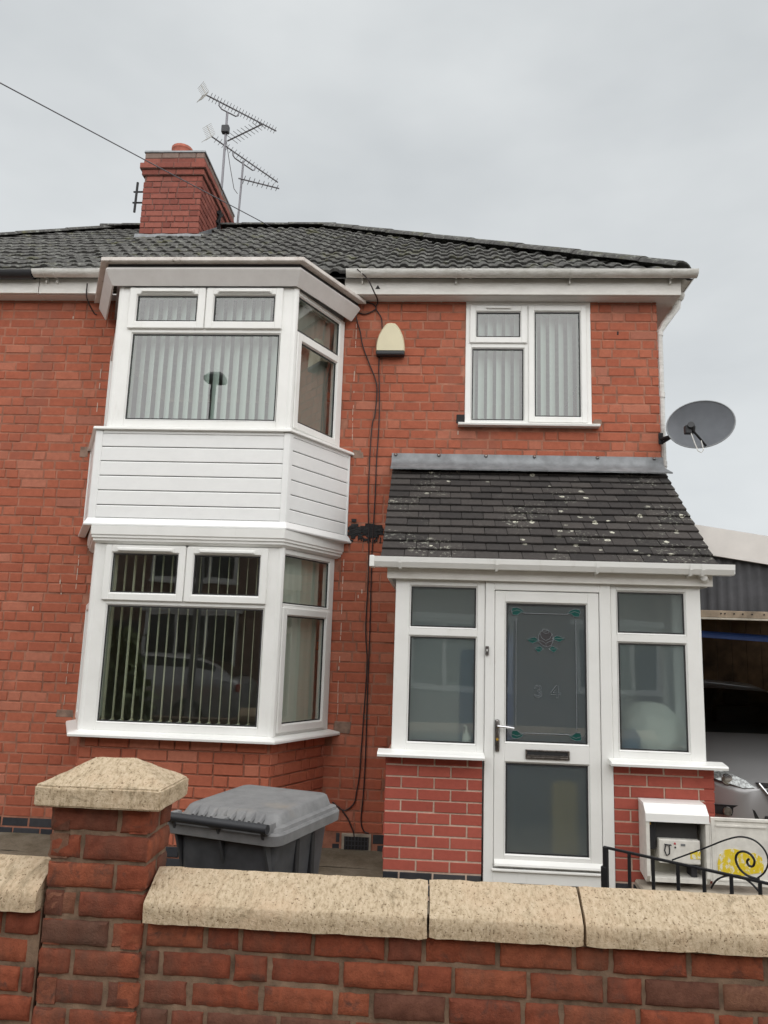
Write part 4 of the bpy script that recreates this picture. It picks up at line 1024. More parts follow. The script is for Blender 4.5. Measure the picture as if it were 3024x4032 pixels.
# lead flashing with fixings
m = MB(); n = 60
def fl(x, k): return .007 * math.sin(x * 9 + k) + .006 * math.sin(x * 23 + 2 * k)
rows = []
for (yy, zz_, am) in ((YW - .012, 1.682, .15), (YW - .018, 1.63, .5), (YW - .03, 1.60, .9), (YW - .065, 1.572, .5), (YW - .145, 1.520, .4), (YW - .143, 1.508, .4)):
    rows.append([m.bm.verts.new((-.385 + (2.345 if zz_ > 1.56 else 2.38) * i / n, yy - abs(fl(i * .16, zz_ * 9)) * am, zz_ + fl(i * .13, 3) * .25 * am)) for i in range(n + 1)])
for a, b in zip(rows, rows[1:]):
    for i in range(n): m.bm.faces.new((a[i], a[i + 1], b[i + 1], b[i]))
fls = m.build('flashing', 'lead', porch, True)
for x in (-.35, .03, .44, .86, 1.40, 1.88):
    MB().lathe([(.016, 0), (.013, -.008), (.006, -.014)], (x, YW - .017, 1.668), 10, axis='y').build('fixing_bolt', 'dull_chrome', fls, True)
# inside of the porch
m = MB(); m.box((PX0 + .02, YW - .006, -1.6), (PX1 - .06, YW + .0, 1.5)); m.build('inner_wall', 'porch_plaster', porch)
m = MB(); m.box((PX0 + .11, YP + .11, -1.52), (PX1 - .11, YW - .01, -1.49)); m.build('porch_floor', 'room_dark', porch)
m = MB(); m.box((PX0 + .03, YP + .08, .60), (PX1 - .03, YW - .012, .62)); m.build('porch_ceiling', 'porch_plaster', porch)
m = MB(); m.box((.45, YW - .03, -1.48), (1.25, YW - .008, .40)); m.build('inner_door', 'coat_dark', porch)

# things inside the porch
m = MB(); m.lathe([(.028, 0), (.032, .01), (.032, .09), (.024, .11), (.010, .118), (.010, .135)], (.255, YP + .062, -.69), 14); sb = thing('soap_bottle', .255, YP + .062, -.69, 'small clear pump soap bottle standing inside the left porch window', 'bottle')
m.build('bottle', 'bag_white', sb, True); MB().tube([(.255, YP + .062, -.56), (.255, YP + .062, -.53), (.235, YP + .06, -.525)], .006, 6).build('pump', 'bag_white', sb)
m = MB(); m.lathe([(.10, 0), (.20, .05), (.235, .16), (.21, .28), (.12, .34), (.04, .36)], (1.56, YP + .27, -.69), 16); m.rough(.05, 5); tag(m.build('laundry_bag', 'bag_white', None, True), 'pale bulging bag behind the frosted right porch window', 'bag')
m = MB(); m.lathe([(.05, 0), (.10, .04), (.10, .12), (.05, .17)], (1.37, YP + .14, -.69), 14); m.rough(.03, 8); tag(m.build('blue_bundle', 'jumper_blue', None, True), 'small blue bundle behind the frosted right porch window', 'clothes')
m = MB(); m.box((.92, YP + .72, -1.49), (1.12, YP + .90, -.96), .06, 2); tag(m.build('yellow_container', 'box_yellow', None, True), 'yellow upright container behind the lower door glass', 'container')
m = MB(); m.box((.22, YW - .55, -1.3), (.34, YW - .40, .0), .04, 2); m.rough(.04, 5); tag(m.build('blue_coat', 'jumper_blue', None, True), 'dark blue coat hanging behind the left porch window', 'coat')
m = MB(); m.box((.47, YP + .35, -.9), (.60, YP + .50, .15), .05, 2); m.rough(.05, 4); tag(m.build('blue_jacket', 'coat_blue', None, True), 'blue jacket blurred behind the left edge of the door glass', 'coat')
m = MB(); m.box((1.62, YW - .16, -.7), (1.80, YW - .02, .05), .04, 2); m.rough(.04, 5); tag(m.build('hanging_coat', 'coat_dark', None, True), 'dark coat hanging inside the right end of the porch', 'coat')

# ------------------------------------------------------------------ alarm box, cables, dish
al = thing('alarm_bell_box', -.425, YW, 2.58, 'cream alarm bell box with dark base on the brick wall', 'alarm box')
prof = [(-.130, .0), (-.129, .05), (-.122, .10), (-.108, .15), (-.085, .20), (-.058, .24), (-.035, .262), (0, .267), (.035, .262), (.058, .24), (.085, .20), (.108, .15), (.122, .10), (.129, .05), (.130, .0)]
m = MB(); m.prism([(a, b) for a, b in prof], [lambda a, b, y=y, k=k: (-.425 + a * k, y, 2.612 + b * k) for y, k in ((YW - .002, 1), (YW - .06, 1), (YW - .078, .93))]); m.build('cover', 'cream_plastic', al, True)
m = MB(); m.box((-.553, YW - .08, 2.572), (-.297, YW - .001, 2.611), .012, 2); m.build('base', 'dark_plastic', al)

def cable(pts, label, r=.0058, off=.012):
    P = [Vector((x, YW - off - (p[0] if p else 0), z)) for x, z, *p in pts]; out = []
    for i in range(len(P) - 1):
        a, b, c, d = P[max(i - 1, 0)], P[i], P[i + 1], P[min(i + 2, len(P) - 1)]
        for k in range(6):
            t_ = k / 6; out.append(.5 * ((2 * b) + (-a + c) * t_ + (2 * a - 5 * b + 4 * c - d) * t_ ** 2 + (-a + 3 * b - 3 * c + d) * t_ ** 3))
    out.append(P[-1]); return tag(MB().tube(out, r, 6).build('cable', 'cable_black', None, True), label, 'cable', 'black cables down the wall')
cable([(-.80, 3.13, .1), (-.772, 3.03, .03), (-.735, 2.90), (-.705, 2.802), (-.679, 2.677), (-.618, 2.517), (-.558, 2.373), (-.536, 2.258), (-.546, 2.03), (-.567, 1.945), (-.578, 1.686), (-.58, 1.297), (-.571, 1.093), (-.554, .654), (-.561, .155), (-.54, -.131), (-.548, -.461), (-.561, -.831), (-.569, -1.044), (-.588, -1.181), (-.605, -1.27), (-.66, -1.322), (-.70, -1.328), (-.784, -1.27)], 'black cable wandering down from the bay canopy to behind the bin, left of the pair')
cable([(-.526, 2.575), (-.526, 2.45), (-.512, 2.209), (-.508, 1.925), (-.518, 1.611), (-.519, 1.298), (-.525, 1.044), (-.53, .694), (-.525, .108), (-.527, -.366), (-.525, -.829), (-.527, -1.042), (-.534, -1.236), (-.543, -1.409), (-.516, -1.484), (-.476, -1.499)], 'black cable hanging straight down from the alarm box, right of the pair')
cable([(-.73, 3.29, .26), (-.64, 3.22, .22), (-.58, 3.12, .17), (-.555, 3.10, .02), (-.573, 3.04), (-.521, 2.95), (-.509, 2.847)], 'short black cable from the gutter to the top of the alarm box')
cable([(-.76, 3.09, .06), (-.755, 3.02), (-.67, 2.985), (-.573, 3.035), (-.60, 3.08), (-.67, 3.105)], 'looped black cable under the eaves beside the bay canopy')
cable([(-.70, -1.335), (-.66, -1.38), (-.631, -1.432), (-.60, -1.50), (-.593, -1.56)], 'short black cable dropping into the air vent at the foot of the wall')
cable([(-3.23, 3.20, .16), (-3.24, 3.08, .12), (-3.22, 2.99), (-3.19, 2.97)], 'short wire hanging at the left end of the bay canopy')

ds = thing('satellite_dish', 2.0, 6.5, 1.84, 'grey oval satellite dish on a bracket at the right corner of the house', 'satellite dish')
DC = Vector((2.205, 6.36, 1.915)); nD = Vector((-.30, -.93, .22)).normalized(); uD = Vector((0, 0, 1)).cross(nD).normalized() * -1; vD = uD.cross(nD) * -1
uD = (Vector((.955, -.30, .16)) - nD * Vector((.955, -.30, .16)).dot(nD)).normalized(); vD = nD.cross(uD); vD = vD if vD.z > 0 else -vD
m = MB(); ringsF = []; 
for k in range(7):
    f = k / 6; rad = f; ringsF.append([m.bm.verts.new(DC + uD * (.265 * rad * math.cos(t_ / 40 * math.tau)) + vD * (.218 * rad * math.sin(t_ / 40 * math.tau)) - nD * (.055 * (1 - f * f))) for t_ in range(40)] if k else [m.bm.verts.new(DC - nD * .055)])
for t_ in range(40): m.bm.faces.new((ringsF[0][0], ringsF[1][t_], ringsF[1][(t_ + 1) % 40]))
for a, b in zip(ringsF[1:], ringsF[2:]):
    for t_ in range(40): m.bm.faces.new((a[t_], b[t_], b[(t_ + 1) % 40], a[(t_ + 1) % 40]))
bmesh.ops.solidify(m.bm, geom=m.bm.faces[:], thickness=.004); m.build('reflector', 'dish_grey', ds, True)
m = MB(); m.tube([DC + uD * (.267 * math.cos(t_ / 40 * math.tau)) + vD * (.22 * math.sin(t_ / 40 * math.tau)) for t_ in range(41)], .006, 6); m.build('rim', 'lamp_steel', ds, True)
lnb = DC + nD * .25 - vD * .14 - uD * .10
m = MB(); m.tube([DC - vD * .205 - nD * .0, DC - vD * .20 + nD * .12 - uD * .04, lnb - vD * .02], .010, 6); m.build('arm', 'iron_black', ds)
m = MB(); m.tube([DC - nD * .07 - uD * .20 - vD * .03, DC - nD * .085 + uD * .09 - vD * .0], .022, 8); m.build('back_plate', 'iron_black', ds)
m = MB(); m.tube([lnb + nD * .04, lnb, lnb - nD * .05, lnb - nD * .09], [.026, .034, .034, .026], 12); m.box(tuple(lnb + Vector((-.05, -.02, -.06))), tuple(lnb + Vector((.0, .03, .01))), .006); m.build('receiver', 'dark_plastic', ds)
m = MB(); m.tube([(1.94, 6.60, 1.845), (1.99, 6.52, 1.845), (2.08, 6.45, 1.865), DC - nD * .08], .016, 8); m.box((1.925, 6.585, 1.80), (1.965, 6.598, 1.90), .003); m.tube([(1.95, 6.6, 1.81), (2.0, 6.52, 1.835)], .012, 6); m.build('bracket', 'iron_black', ds)
m = MB(); m.tube([lnb - vD * .06 - uD * .01, lnb - vD * .16, lnb - vD * .225 + uD * .01, lnb - vD * .245 + uD * .03, lnb - vD * .225 + uD * .05, lnb - vD * .14 + uD * .05], .004, 6); m.build('loop_wire', 'gutter_plastic', ds)

# ------------------------------------------------------------------ garden wall and pier
gw = thing('garden_wall', .3, 2.75, -EYE, 'low red brick front wall with buff stone coping nearest the camera', 'wall')
YB = 2.655
m = MB(); m.box((-.93, YB + .012, -1.70), (3.2, YB + .19, -.90)); gwm = m.build('mortar_bed', 'garden_mortar', gw)
VG = {}
for w in (.2275, .108):
    VG[w] = []
    for i in range(9):
        me = brick_mesh('garden_brick', w, .0745, .07, .007, .003, i * 13 + int(w * 900), nx=7 if w > .2 else 4, nz=3, amp=.0065); variants_h[id(me)] = .0745; VG[w].append(me)
        for p in me.polygons: p.use_smooth = True
        me.set_sharp_from_angle(angle=R(65))
def wallbond(k, rnd):
    yield [.16, .06, .2, .1][k % 4]
    i = k
    while True:
        yield .2365 if i % 3 else .118
        i += 1
FG = frame(0, YB)
sl = lay_courses(FG, -.915, 1.75, -.905 - .0865 * 7, .0865, 7, wallbond, .0125, seed=6)
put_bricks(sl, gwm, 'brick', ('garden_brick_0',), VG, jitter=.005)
def coping(x0, x1, parent, seed, name='coping_stone', dz=0.0):
    m = MB(); n = max(6, int((x1 - x0) / .025)); pr = []
    key = [(2.622, -.905), (2.618, -.845), (2.626, -.838), (2.74, -.768), (2.75, -.764), (2.76, -.768), (2.874, -.838), (2.882, -.845), (2.878, -.905)]
    for (a, b) in zip(key, key[1:] + key[:1]):
        st = max(1, int(math.hypot(b[0] - a[0], b[1] - a[1]) / .03))
        pr += [(a[0] + (b[0] - a[0]) * i / st, a[1] + (b[1] - a[1]) * i / st) for i in range(st)]
    xs = [x0 + (x1 - x0) * i / n for i in range(n + 1)]
    def sh(a, b, x, e): return (x, 2.75 + (a - 2.75) * (1 - e), -.84 + (b + .84) * (1 - e) + dz)
    m.prism(pr, [lambda a, b, x=x, e=(.03 if x in (xs[0], xs[-1]) else 0): sh(a, b, x, e) for x in xs])
    m.rough(.003, 22, seed).rough(.0018, 110, seed)
    return m.build(name, 'stone_coping', parent, True, angle=60)
coping(-.912, .004, gw, 1); coping(.011, .492, gw, 4, dz=.004); coping(.501, 1.42, gw, 7, dz=.006); coping(1.428, 2.3, gw, 9)
gl2 = thing('garden_wall', -1.8, 2.75, -EYE, 'short stretch of brick front wall left of the pier with buff coping', 'wall')
m = MB(); m.box((-3.4, YB + .012, -1.70), (-1.268, YB + .19, -.885)); glm = m.build('mortar_bed', 'garden_mortar', gl2)
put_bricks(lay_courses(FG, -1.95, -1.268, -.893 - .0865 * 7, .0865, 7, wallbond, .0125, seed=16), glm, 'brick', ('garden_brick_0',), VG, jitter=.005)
coping(-2.2, -1.272, gl2, 12, dz=.012)
pier = thing('gate_pier', -1.09, 2.75, -EYE, 'square brick pier with pyramid stone cap in the left foreground', 'pier')
PXA, PXB, PYA, PYB = -1.264, -.917, 2.645, 2.865
m = MB(); m.box((PXA + .012, PYA + .012, -1.70), (PXB - .012, PYB - .012, -.558)); pm = m.build('mortar_core', 'garden_mortar', pier)
def pierbond(k, rnd):
    yield [.118, .236][k % 2]
    while True: yield .2365 if k % 2 == 0 else .118
pz0 = -.557 - .0885 * 10
sl = lay_courses(frame(PXA, PYA), 0, PXB - PXA, pz0, .0885, 10, pierbond, .0125, seed=3) + lay_courses(frame(PXB, PYA, R(90)), 0, PYB - PYA, pz0, .0885, 10, lambda k, r_: iter([.118 if k % 2 else .236] + [.2365] * 9), .0125, seed=4) + lay_courses(frame(PXA, PYB, R(-90)), 0, PYB - PYA, pz0, .0885, 10, lambda k, r_: iter([.118 if k % 2 else .236] + [.2365] * 9), .0125, seed=5)
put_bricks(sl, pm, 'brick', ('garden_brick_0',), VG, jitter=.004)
m = MB(); A, B, C_, D_ = -1.306, -.876, 2.60, 2.895
m.box((A, C_, -.557), (B, D_, -.492)); 
bm_ = m.bm; bm_.faces.ensure_lookup_table(); top = max(bm_.faces, key=lambda f: f.calc_center_median().z); bm_.faces.remove(top)
tv_ = sorted([v for v in bm_.verts if v.co.z > -.5], key=lambda v: (v.co.y, v.co.x)); fl_, fr_, bl_, br_ = tv_
ra = bm_.verts.new((-1.158, 2.7475, -.412)); rb = bm_.verts.new((-1.024, 2.7475, -.412))
for q in ((fl_, fr_, rb, ra), (fr_, br_, rb), (br_, bl_, ra, rb), (bl_, fl_, ra)): bm_.faces.new(q)
bmesh.ops.bevel(bm_, geom=bm_.edges[:], offset=.005, segments=2, affect='EDGES')
bmesh.ops.subdivide_edges(bm_, edges=[e for e in bm_.edges if e.calc_length() > .05], cuts=7, use_grid_fill=True)
m.rough(.003, 22, 3).rough(.0018, 100, 5); m.build('cap_stone', 'stone_coping', pier, True, angle=50)

# ------------------------------------------------------------------ wheelie bin
BA = R(-18); BM = frame(-.826, 3.892, BA, -EYE)
bn = thing('wheelie_bin', -.826, 3.892, -EYE, 'dark grey wheelie bin with pale dusty lid behind the front wall', 'bin')
def rrect(hx, hy, r, n=4):
    out = []
    for cx, cy_, a0 in ((hx - r, hy - r, 0), (-hx + r, hy - r, 90), (-hx + r, -hy + r, 180), (hx - r, -hy + r, 270)):
        out += [(cx + r * math.cos(R(a0 + 90 * k / n)), cy_ + r * math.sin(R(a0 + 90 * k / n))) for k in range(n + 1)]
    return out
m = MB(BM); base = rrect(1, 1, .18)
m.prism(base, [lambda a, b, z=z, x=x, y=y: (a * x, b * y, z) for z, x, y in ((.05, .195, .23), (.5, .226, .262), (.79, .25, .292))]); m.build('body', 'bin_grey', bn, True)
m = MB(BM); m.prism(base, [lambda a, b, z=z, k=k: (a * .300 * k, b * .335 * k, z) for z, k in ((.785, .97), (.79, 1), (.832, 1.01), (.842, .99))]); m.build('rim', 'bin_lid', bn, True)
m = MB(BM)
for y in (-.06, .10): m.box((.215, y, .50), (.2515, y + .035, .76), .004)
m.build('side_slot', 'gasket', bn)
m = MB(BM)
st = [(.842, .288, -.310, .330, .03), (.856, .285, -.304, .326, .05), (.862, .262, -.270, .305, .05), (.896, .246, -.245, .29, .06), (.903, .238, -.228, .28, .07), (.905, .19, -.17, .22, .08)]
def lid(a, b, s_): z, hx, y0, y1, r = s_; return (a * hx, (y0 + y1) / 2 + b * (y1 - y0) / 2, z + .012 * (b + 1) / 2 * (z > .87))
m.prism(rrect(1, 1, .16, 5), [lambda a, b, s_=s_: lid(a, b, s_) for s_ in st]); ldo = m.build('lid', 'bin_lid', bn, True, angle=40)
m = MB(BM)
for i in range(8):
    x = -.175 + i * .05; m.tube([(x, -.285, .866), (x, -.246, .888), (x, -.216, .900)], [.010, .013, .008], 6)
m.build('lid_ribs', 'bin_lid', bn, True)
m = MB(BM); m.tube([(-.262, -.362, .866), (.262, -.362, .866)], .0205, 12); m.build('handle_bar', 'dark_plastic', bn, True)
for x in (-.262, -.03, .235): MB(BM).box((x - .012 if x < .2 else x, -.362, .838), (x + (.05 if x == -.03 else .024), -.275, .882), .012, 2).build('hinge', 'bin_lid', bn, True)
for x in (-.235, .0, .228):
    m = MB(BM); m.prism([(-.355, .848), (-.255, .85), (-.245, .60), (-.265, .64), (-.33, .80)], [lambda a, b, u=u: (x + u, a, b) for u in (-.006, .006)]); m.build('handle_web', 'bin_grey', bn)
for sx in (-1, 1): MB(BM).lathe([(.10, -.022), (.10, .022)], (sx * .17, -.20, .10), 18, axis='x').build('wheel', 'tyre', bn, True)

# ------------------------------------------------------------------ iron gate
GLx, GLy, GRx, GRy = .80, 3.72, 1.66, 2.98
ga = math.atan2(GRy - GLy, GRx - GLx); GM = frame(GLx, GLy, ga); glen = math.hypot(GRx - GLx, GRy - GLy)
gt_ = thing('iron_gate', GLx, GLy, -EYE, 'black wrought iron gate with scrolls standing open behind the right coping', 'gate')
ZR = -.852
def bar(pts, r, nm, flat=False): return MB(GM).tube([(s_, 0, z) for s_, z in pts], r, 6).build(nm, 'iron_black', gt_)
MB(GM).box((-.011, -.006, ZR - .011), (glen, .006, ZR + .0), .002).build('top_rail', 'iron_black', gt_)
MB(GM).box((0, -.006, -1.55), (glen, .006, -1.535), .002).build('bottom_rail', 'iron_black', gt_)
MB(GM).box((-.011, -.010, -1.6), (.009, .010, ZR - .002), .002).build('stile', 'iron_black', gt_)
MB(GM).box((glen - .02, -.010, -1.6), (glen, .010, ZR + .05), .002).build('stile', 'iron_black', gt_)
MB(GM).box((-.022, -.012, ZR - .22), (.008, .012, ZR - .085), .004).build('latch', 'iron_black', gt_)
for i in range(7): MB(GM).box((.105 * (i + 1) + .004 * i, -.006, -1.54), (.105 * (i + 1) + .004 * i + .013, .006, ZR - .011), .002).build('baluster', 'iron_black', gt_)
def smooth_pts(P, n=5):
    P = [Vector((a, b)) for a, b in P]; out = []
    for i in range(len(P) - 1):
        a, b, c, d = P[max(i - 1, 0)], P[i], P[i + 1], P[min(i + 2, len(P) - 1)]
        for k in range(n):
            t_ = k / n; q = .5 * ((2 * b) + (-a + c) * t_ + (2 * a - 5 * b + 4 * c - d) * t_ ** 2 + (-a + 3 * b - 3 * c + d) * t_ ** 3); out.append((q.x, q.y))
    return out + [(P[-1].x, P[-1].y)]
def gpx(x, y): s_ = (x - 95) / 1564 * .70; yr = 190 + (x - 95) * (455 - 190) / 1564; return (s_, ZR - (y - yr) * .00047)
bar(smooth_pts([gpx(*q) for q in ((780, 298), (900, 258), (1100, 190), (1280, 125), (1420, 98), (1540, 130), (1620, 210), (1640, 300), (1600, 380), (1540, 425))]), .0036, 'scroll')
bar(smooth_pts([gpx(*q) for q in ((1560, 432), (1470, 410), (1400, 360), (1366, 290), (1380, 235), (1430, 215), (1490, 235), (1525, 285), (1510, 330), (1475, 325), (1462, 295), (1480, 272))]), .0046, 'scroll')
bar(smooth_pts([gpx(*q) for q in ((1135, 520), (1190, 450), (1290, 412), (1400, 415), (1500, 475), (1580, 570), (1620, 680))]), .0040, 'scroll')
bar(smooth_pts([gpx(*q) for q in ((1620, 690), (1400, 610), (1320, 560), (1280, 580), (1290, 620), (1330, 620))]), .0036, 'scroll')

# ------------------------------------------------------------------ meter box on the porch
mbx = thing('meter_box', 1.6, 5.4, -1.47, 'white open meter cabinet fixed to the porch brickwork', 'meter box')
X0, X1, YA, YBk, Z0, Z1 = 1.40, 1.795, 5.315, 5.492, -1.425, -.965
m = MB(); t2 = .022
m.prism([(YBk, Z0 + .03), (YA + .03, Z0), (YA, Z0 + .04), (YA, Z1 - .045), (YA + .055, Z1 + .012), (YBk, Z1 + .02)], [lambda a, b, x=x: (x, a, b) for x in (X0, X0 + t2)])
m.prism([(YBk, Z0 + .03), (YA + .03, Z0), (YA, Z0 + .04), (YA, Z1 - .045), (YA + .055, Z1 + .012), (YBk, Z1 + .02)], [lambda a, b, x=x: (x, a, b) for x in (X1 - t2, X1)])
m.box((X0 + t2 - .001, YA + .012, Z0 + .005), (X1 - t2 + .001, YBk, Z0 + .03)); m.build('casing', 'meter_white', mbx)
m = MB(); m.prism([(YBk, Z1 + .024), (YA + .055, Z1 + .016), (YA - .004, Z1 - .04), (YA - .006, Z1 - .088), (YA + .008, Z1 - .088), (YA + .012, Z1 - .045), (YA + .06, Z1 - .002), (YBk, Z1 + .004)], [lambda a, b, x=x: (x, a, b) for x in (X0 - .002, X0 + .02, X1 - .02, X1 + .002)]); m.build('hood', 'upvc', mbx)
MB().box((X0 + t2, YBk - .012, Z0 + .03), (X1 - t2, YBk - .002, Z1)).build('back_board', 'meter_inside', mbx)
MB().box((X0 + .06, YA + .07, Z1 - .26), (X1 - .05, YBk - .013, Z1 - .05), .006).build('cut_out_block', 'meter_dark', mbx)
MB().box((X0 + .03, YA + .05, Z1 - .27), (X0 + .075, YBk - .02, Z1 - .09), .006).build('cable_sleeve', 'dark_plastic', mbx)
me_ = MB().box((X0 + .085, YA + .025, Z0 + .115), (X1 - .05, YBk - .02, Z0 + .262), .008, 2).build('meter', 'meter_white', mbx)
ym = YA + .0235
MB().box((X1 - .115, ym - .001, Z0 + .15), (X1 - .052, ym + .004, Z0 + .195)).build('yellow_label', 'yellow_sticker', me_)
MB().tube([(X0 + .125, ym - .004, Z0 + .225), (X0 + .118, ym - .004, Z0 + .195), (X0 + .13, ym - .004, Z0 + .165), (X0 + .148, ym - .004, Z0 + .175), (X0 + .15, ym - .004, Z0 + .205), (X0 + .147, ym - .004, Z0 + .228), (X0 + .118, ym - .004, Z0 + .232), (X0 + .162, ym - .004, Z0 + .229)], .004, 6).build('dial_mark', 'dark_plastic', me_)
MB().lathe([(.007, 0), (.006, -.004)], (X0 + .185, ym + .001, Z0 + .238), 10, axis='y').build('red_lamp', 'red_lamp', me_); MB().lathe([(.006, 0), (.005, -.004)], (X0 + .187, ym + .001, Z0 + .215), 10, axis='y').build('test_button', 'dark_plastic', me_)
MB().box((X0 + .222, ym - .001, Z0 + .225), (X0 + .25, ym + .004, Z0 + .238)).build('print_mark', 'lead', me_)
MB().lathe([(.010, 0), (.009, -.01)], (X0 + .034, YA + .05, Z1 - .11), 10, axis='y').build('earth_screw', 'brass', mbx)
MB().box((X1 - .10, YA + .06, Z0 + .032), (X1 - .065, YBk - .02, Z0 + .112)).build('meter_tail', 'dark_plastic', mbx)
# its door, folded right back
m = MB(); ring(m, X1 + .012, 2.19, Z0 + .008, Z1 - .045, .022, YA - .004, YA + .012, .003); m.box((X1 + .03, YA + .004, Z0 + .02), (2.175, YA + .01, Z1 - .06)); dr = m.build('cabinet_door', 'meter_white', mbx)
MB().box((X1 + .045, YA - .002, Z1 - .10), (2.15, YA + .0035, Z1 - .09)).build('moulding', 'meter_white', dr); MB().box((X1 + .042, YA - .006, Z0 + .03), (2.16, YA + .0035, Z0 + .048), .003).build('moulding', 'meter_white', dr)
m = MB(); pts = [(1.845, -1.345), (1.84, -1.29), (1.855, -1.235), (1.89, -1.205), (1.94, -1.195), (1.99, -1.205), (2.03, -1.225), (2.07, -1.215), (2.115, -1.24), (2.125, -1.29), (2.12, -1.33), (2.06, -1.34), (2.01, -1.352), (1.95, -1.365), (1.88, -1.362)]
m.prism(pts, [lambda a, b, y=y: (a, y, b) for y in (YA + .0015, YA + .0035)]); m.build('yellow_sticker', 'yellow_sticker', dr)
m = MB(); m.tube([(X1 + .006, YA + .004, Z0 + .03), (X1 + .006, YA + .004, Z1 - .08)], .006, 8); m.build('hinge', 'meter_white', dr)
MB().box((1.36, 5.29, -1.50), (2.3, 5.49, -1.455), .01).rough(.02, 7).build('cement_plinth', 'cement', mbx)

# ------------------------------------------------------------------ car
def make_car(label, group=None):
    """nose towards -y at y = 0, centred on x = 0, ground at z = 0"""
    root = bpy.data.objects.new('parked_car', None); COL.objects.link(root); WORLD[root.name] = Vector((0, 0, 0)); tag(root, label, 'car', group)
    kw = dict(up=0)
    # body shell: half sections along the length (y), points up the side from sill to centre line
    secs = [  # y, half width, z bottom, z belt (shoulder), z bonnet centre, crown
        (0.00, .52, .30, .62, .66), (.06, .70, .24, .66, .70), (.18, .80, .20, .70, .745), (.38, .845, .18, .76, .815), (.75, .865, .18, .82, .885), (1.05, .87, .18, .86, .93), (1.30, .875, .18, .88, .95),
        (2.0, .88, .18, .90, .95), (3.0, .88, .18, .92, .97), (3.9, .86, .20, .93, 1.0), (4.25, .80, .24, .90, .97), (4.38, .66, .32, .80, .88)]
    m = MB(); rings = []
    for (y, hw, zb, zs, zc) in secs:
        half = [(hw * .93, zb), (hw * .985, zb + (zs - zb) * .30), (hw, zb + (zs - zb) * .55), (hw * .985, zb + (zs - zb) * .82), (hw * .93, zs), (hw * .75, zs + (zc - zs) * .62), (hw * .4, zs + (zc - zs) * .93), (0, zc)]
        ringp = [(x, z) for x, z in half] + [(-x, z) for x, z in reversed(half[:-1])]
        yo = lambda x: .20 * (abs(x) / .88) ** 2.4 if y < .5 else (.06 * (abs(x) / .88) ** 2 if y < .9 else 0)
        rings.append([m.bm.verts.new((x, y + yo(x) * (1 - y / .9 if y < .9 else 0), z)) for x, z in ringp])
    for a, b in zip(rings, rings[1:]):
        for i in range(len(a) - 1): m.bm.faces.new((a[i], a[i + 1], b[i + 1], b[i]))
        m.bm.faces.new((a[-1], a[0], b[0], b[-1]))
    m.bm.faces.new(rings[0]); m.bm.faces.new(rings[-1])
    bmesh.ops.subdivide_edges(m.bm, edges=m.bm.edges[:], cuts=1, use_grid_fill=True, smooth=.6)
    body = m.build('body', 'car_paint', root, True, angle=50, **kw)
    # cabin
    cab = [(1.22, .72, .90), (1.62, .66, 1.13), (1.98, .60, 1.30), (2.35, .585, 1.365), (2.9, .58, 1.37), (3.4, .58, 1.34), (3.85, .60, 1.20), (4.15, .64, .98)]
    m = MB(); rings = []
    for y, hw, zt in cab:
        zb = .90; half = [(.80, zb), (hw + (.80 - hw) * .45, zb + (zt - zb) * .55), (hw + .03, zb + (zt - zb) * .9), (hw * .82, zt), (0, zt + .02)]
        rp = half + [(-x, z) for x, z in reversed(half[:-1])]; rings.append([m.bm.verts.new((x, y, z)) for x, z in rp])
    fm = {}
    for k, (a, b) in enumerate(zip(rings, rings[1:])):
        for i in range(len(a) - 1):
            f = m.bm.faces.new((a[i], a[i + 1], b[i + 1], b[i]))
            top = i in (3, 4)
            glass_ = (k < 2 and i in (2, 3, 4, 5)) or (k >= 5 and i in (3, 4)) or (i in (1, 6) and 1 <= k <= 5) 
            f.material_index = 1 if glass_ else 0
    m.build('cabin', ['car_paint', 'car_glass'], root, True, angle=30, **kw)
    m = MB(); m.box((-.72, 1.35, .30), (.72, 3.9, .88)); m.build('cabin_floor', 'dark_plastic', root, **kw)
    for x in (-.36, .36):
        m = MB(); m.box((x - .24, 2.35, .55), (x + .24, 2.50, 1.12), .05, 2); m.box((x - .12, 2.38, 1.13), (x + .12, 2.48, 1.29), .03, 2); m.build('seat', 'room_dark', root, **kw)
    m = MB(); m.tube([(-.36 + .18 * math.cos(t_ / 16 * math.tau), 1.85 + .05 * math.sin(t_ / 16 * math.tau), .93 + .17 * math.sin(t_ / 16 * math.tau)) for t_ in range(17)], .014, 6); m.build('steering_wheel', 'dark_plastic', root, **kw)
    for sx in (-1, 1):
        # headlight hugging the corner
        pts = [(.42, .655), (.50, .648), (.66, .69), (.775, .735), (.785, .79), (.70, .775), (.58, .748), (.47, .70)]
        yf = lambda x, z: .02 + .22 * (x / .88) ** 2.6 + max(0, z - .64) * .62
        m = MB(); m.prism(pts, [lambda a, b, d=d: (sx * a, yf(a, b) - d, b) for d in (-.02, .022)]); hl = m.build('headlight', 'headlight_glass', root, True, **kw)
        for (x, z, r2) in ((.60, .70, .042), (.705, .74, .036)): MB().lathe([(r2, .0), (r2 * .95, -.012), (r2 * .5, -.014)], (sx * x, yf(x, z) - .02, z), 14, axis='y').build('lamp_bowl', 'chrome', hl, True, **kw)
        m = MB(); m.prism([(.40, .43), (.74, .44), (.755, .50), (.50, .52), (.43, .49)], [lambda a, b, d=d: (sx * a, .012 + .22 * (a / .88) ** 2.6 + (.62 - b) * .04 - d, b) for d in (-.05, .012)]); m.build('fog_light_recess', 'gasket', root, **kw)
        m = MB(); m.lathe([(.035, 0), (.03, -.01)], (sx * .62, .075, .47), 12, axis='y'); m.build('fog_light', 'dull_chrome', root, True, **kw)
        m = MB(); m.box((sx * .89 - .0, 1.45, .93), (sx * .89 + sx * .045, 1.62, 1.04), .03, 2); m.build('mirror', 'car_paint', root, True, **kw)
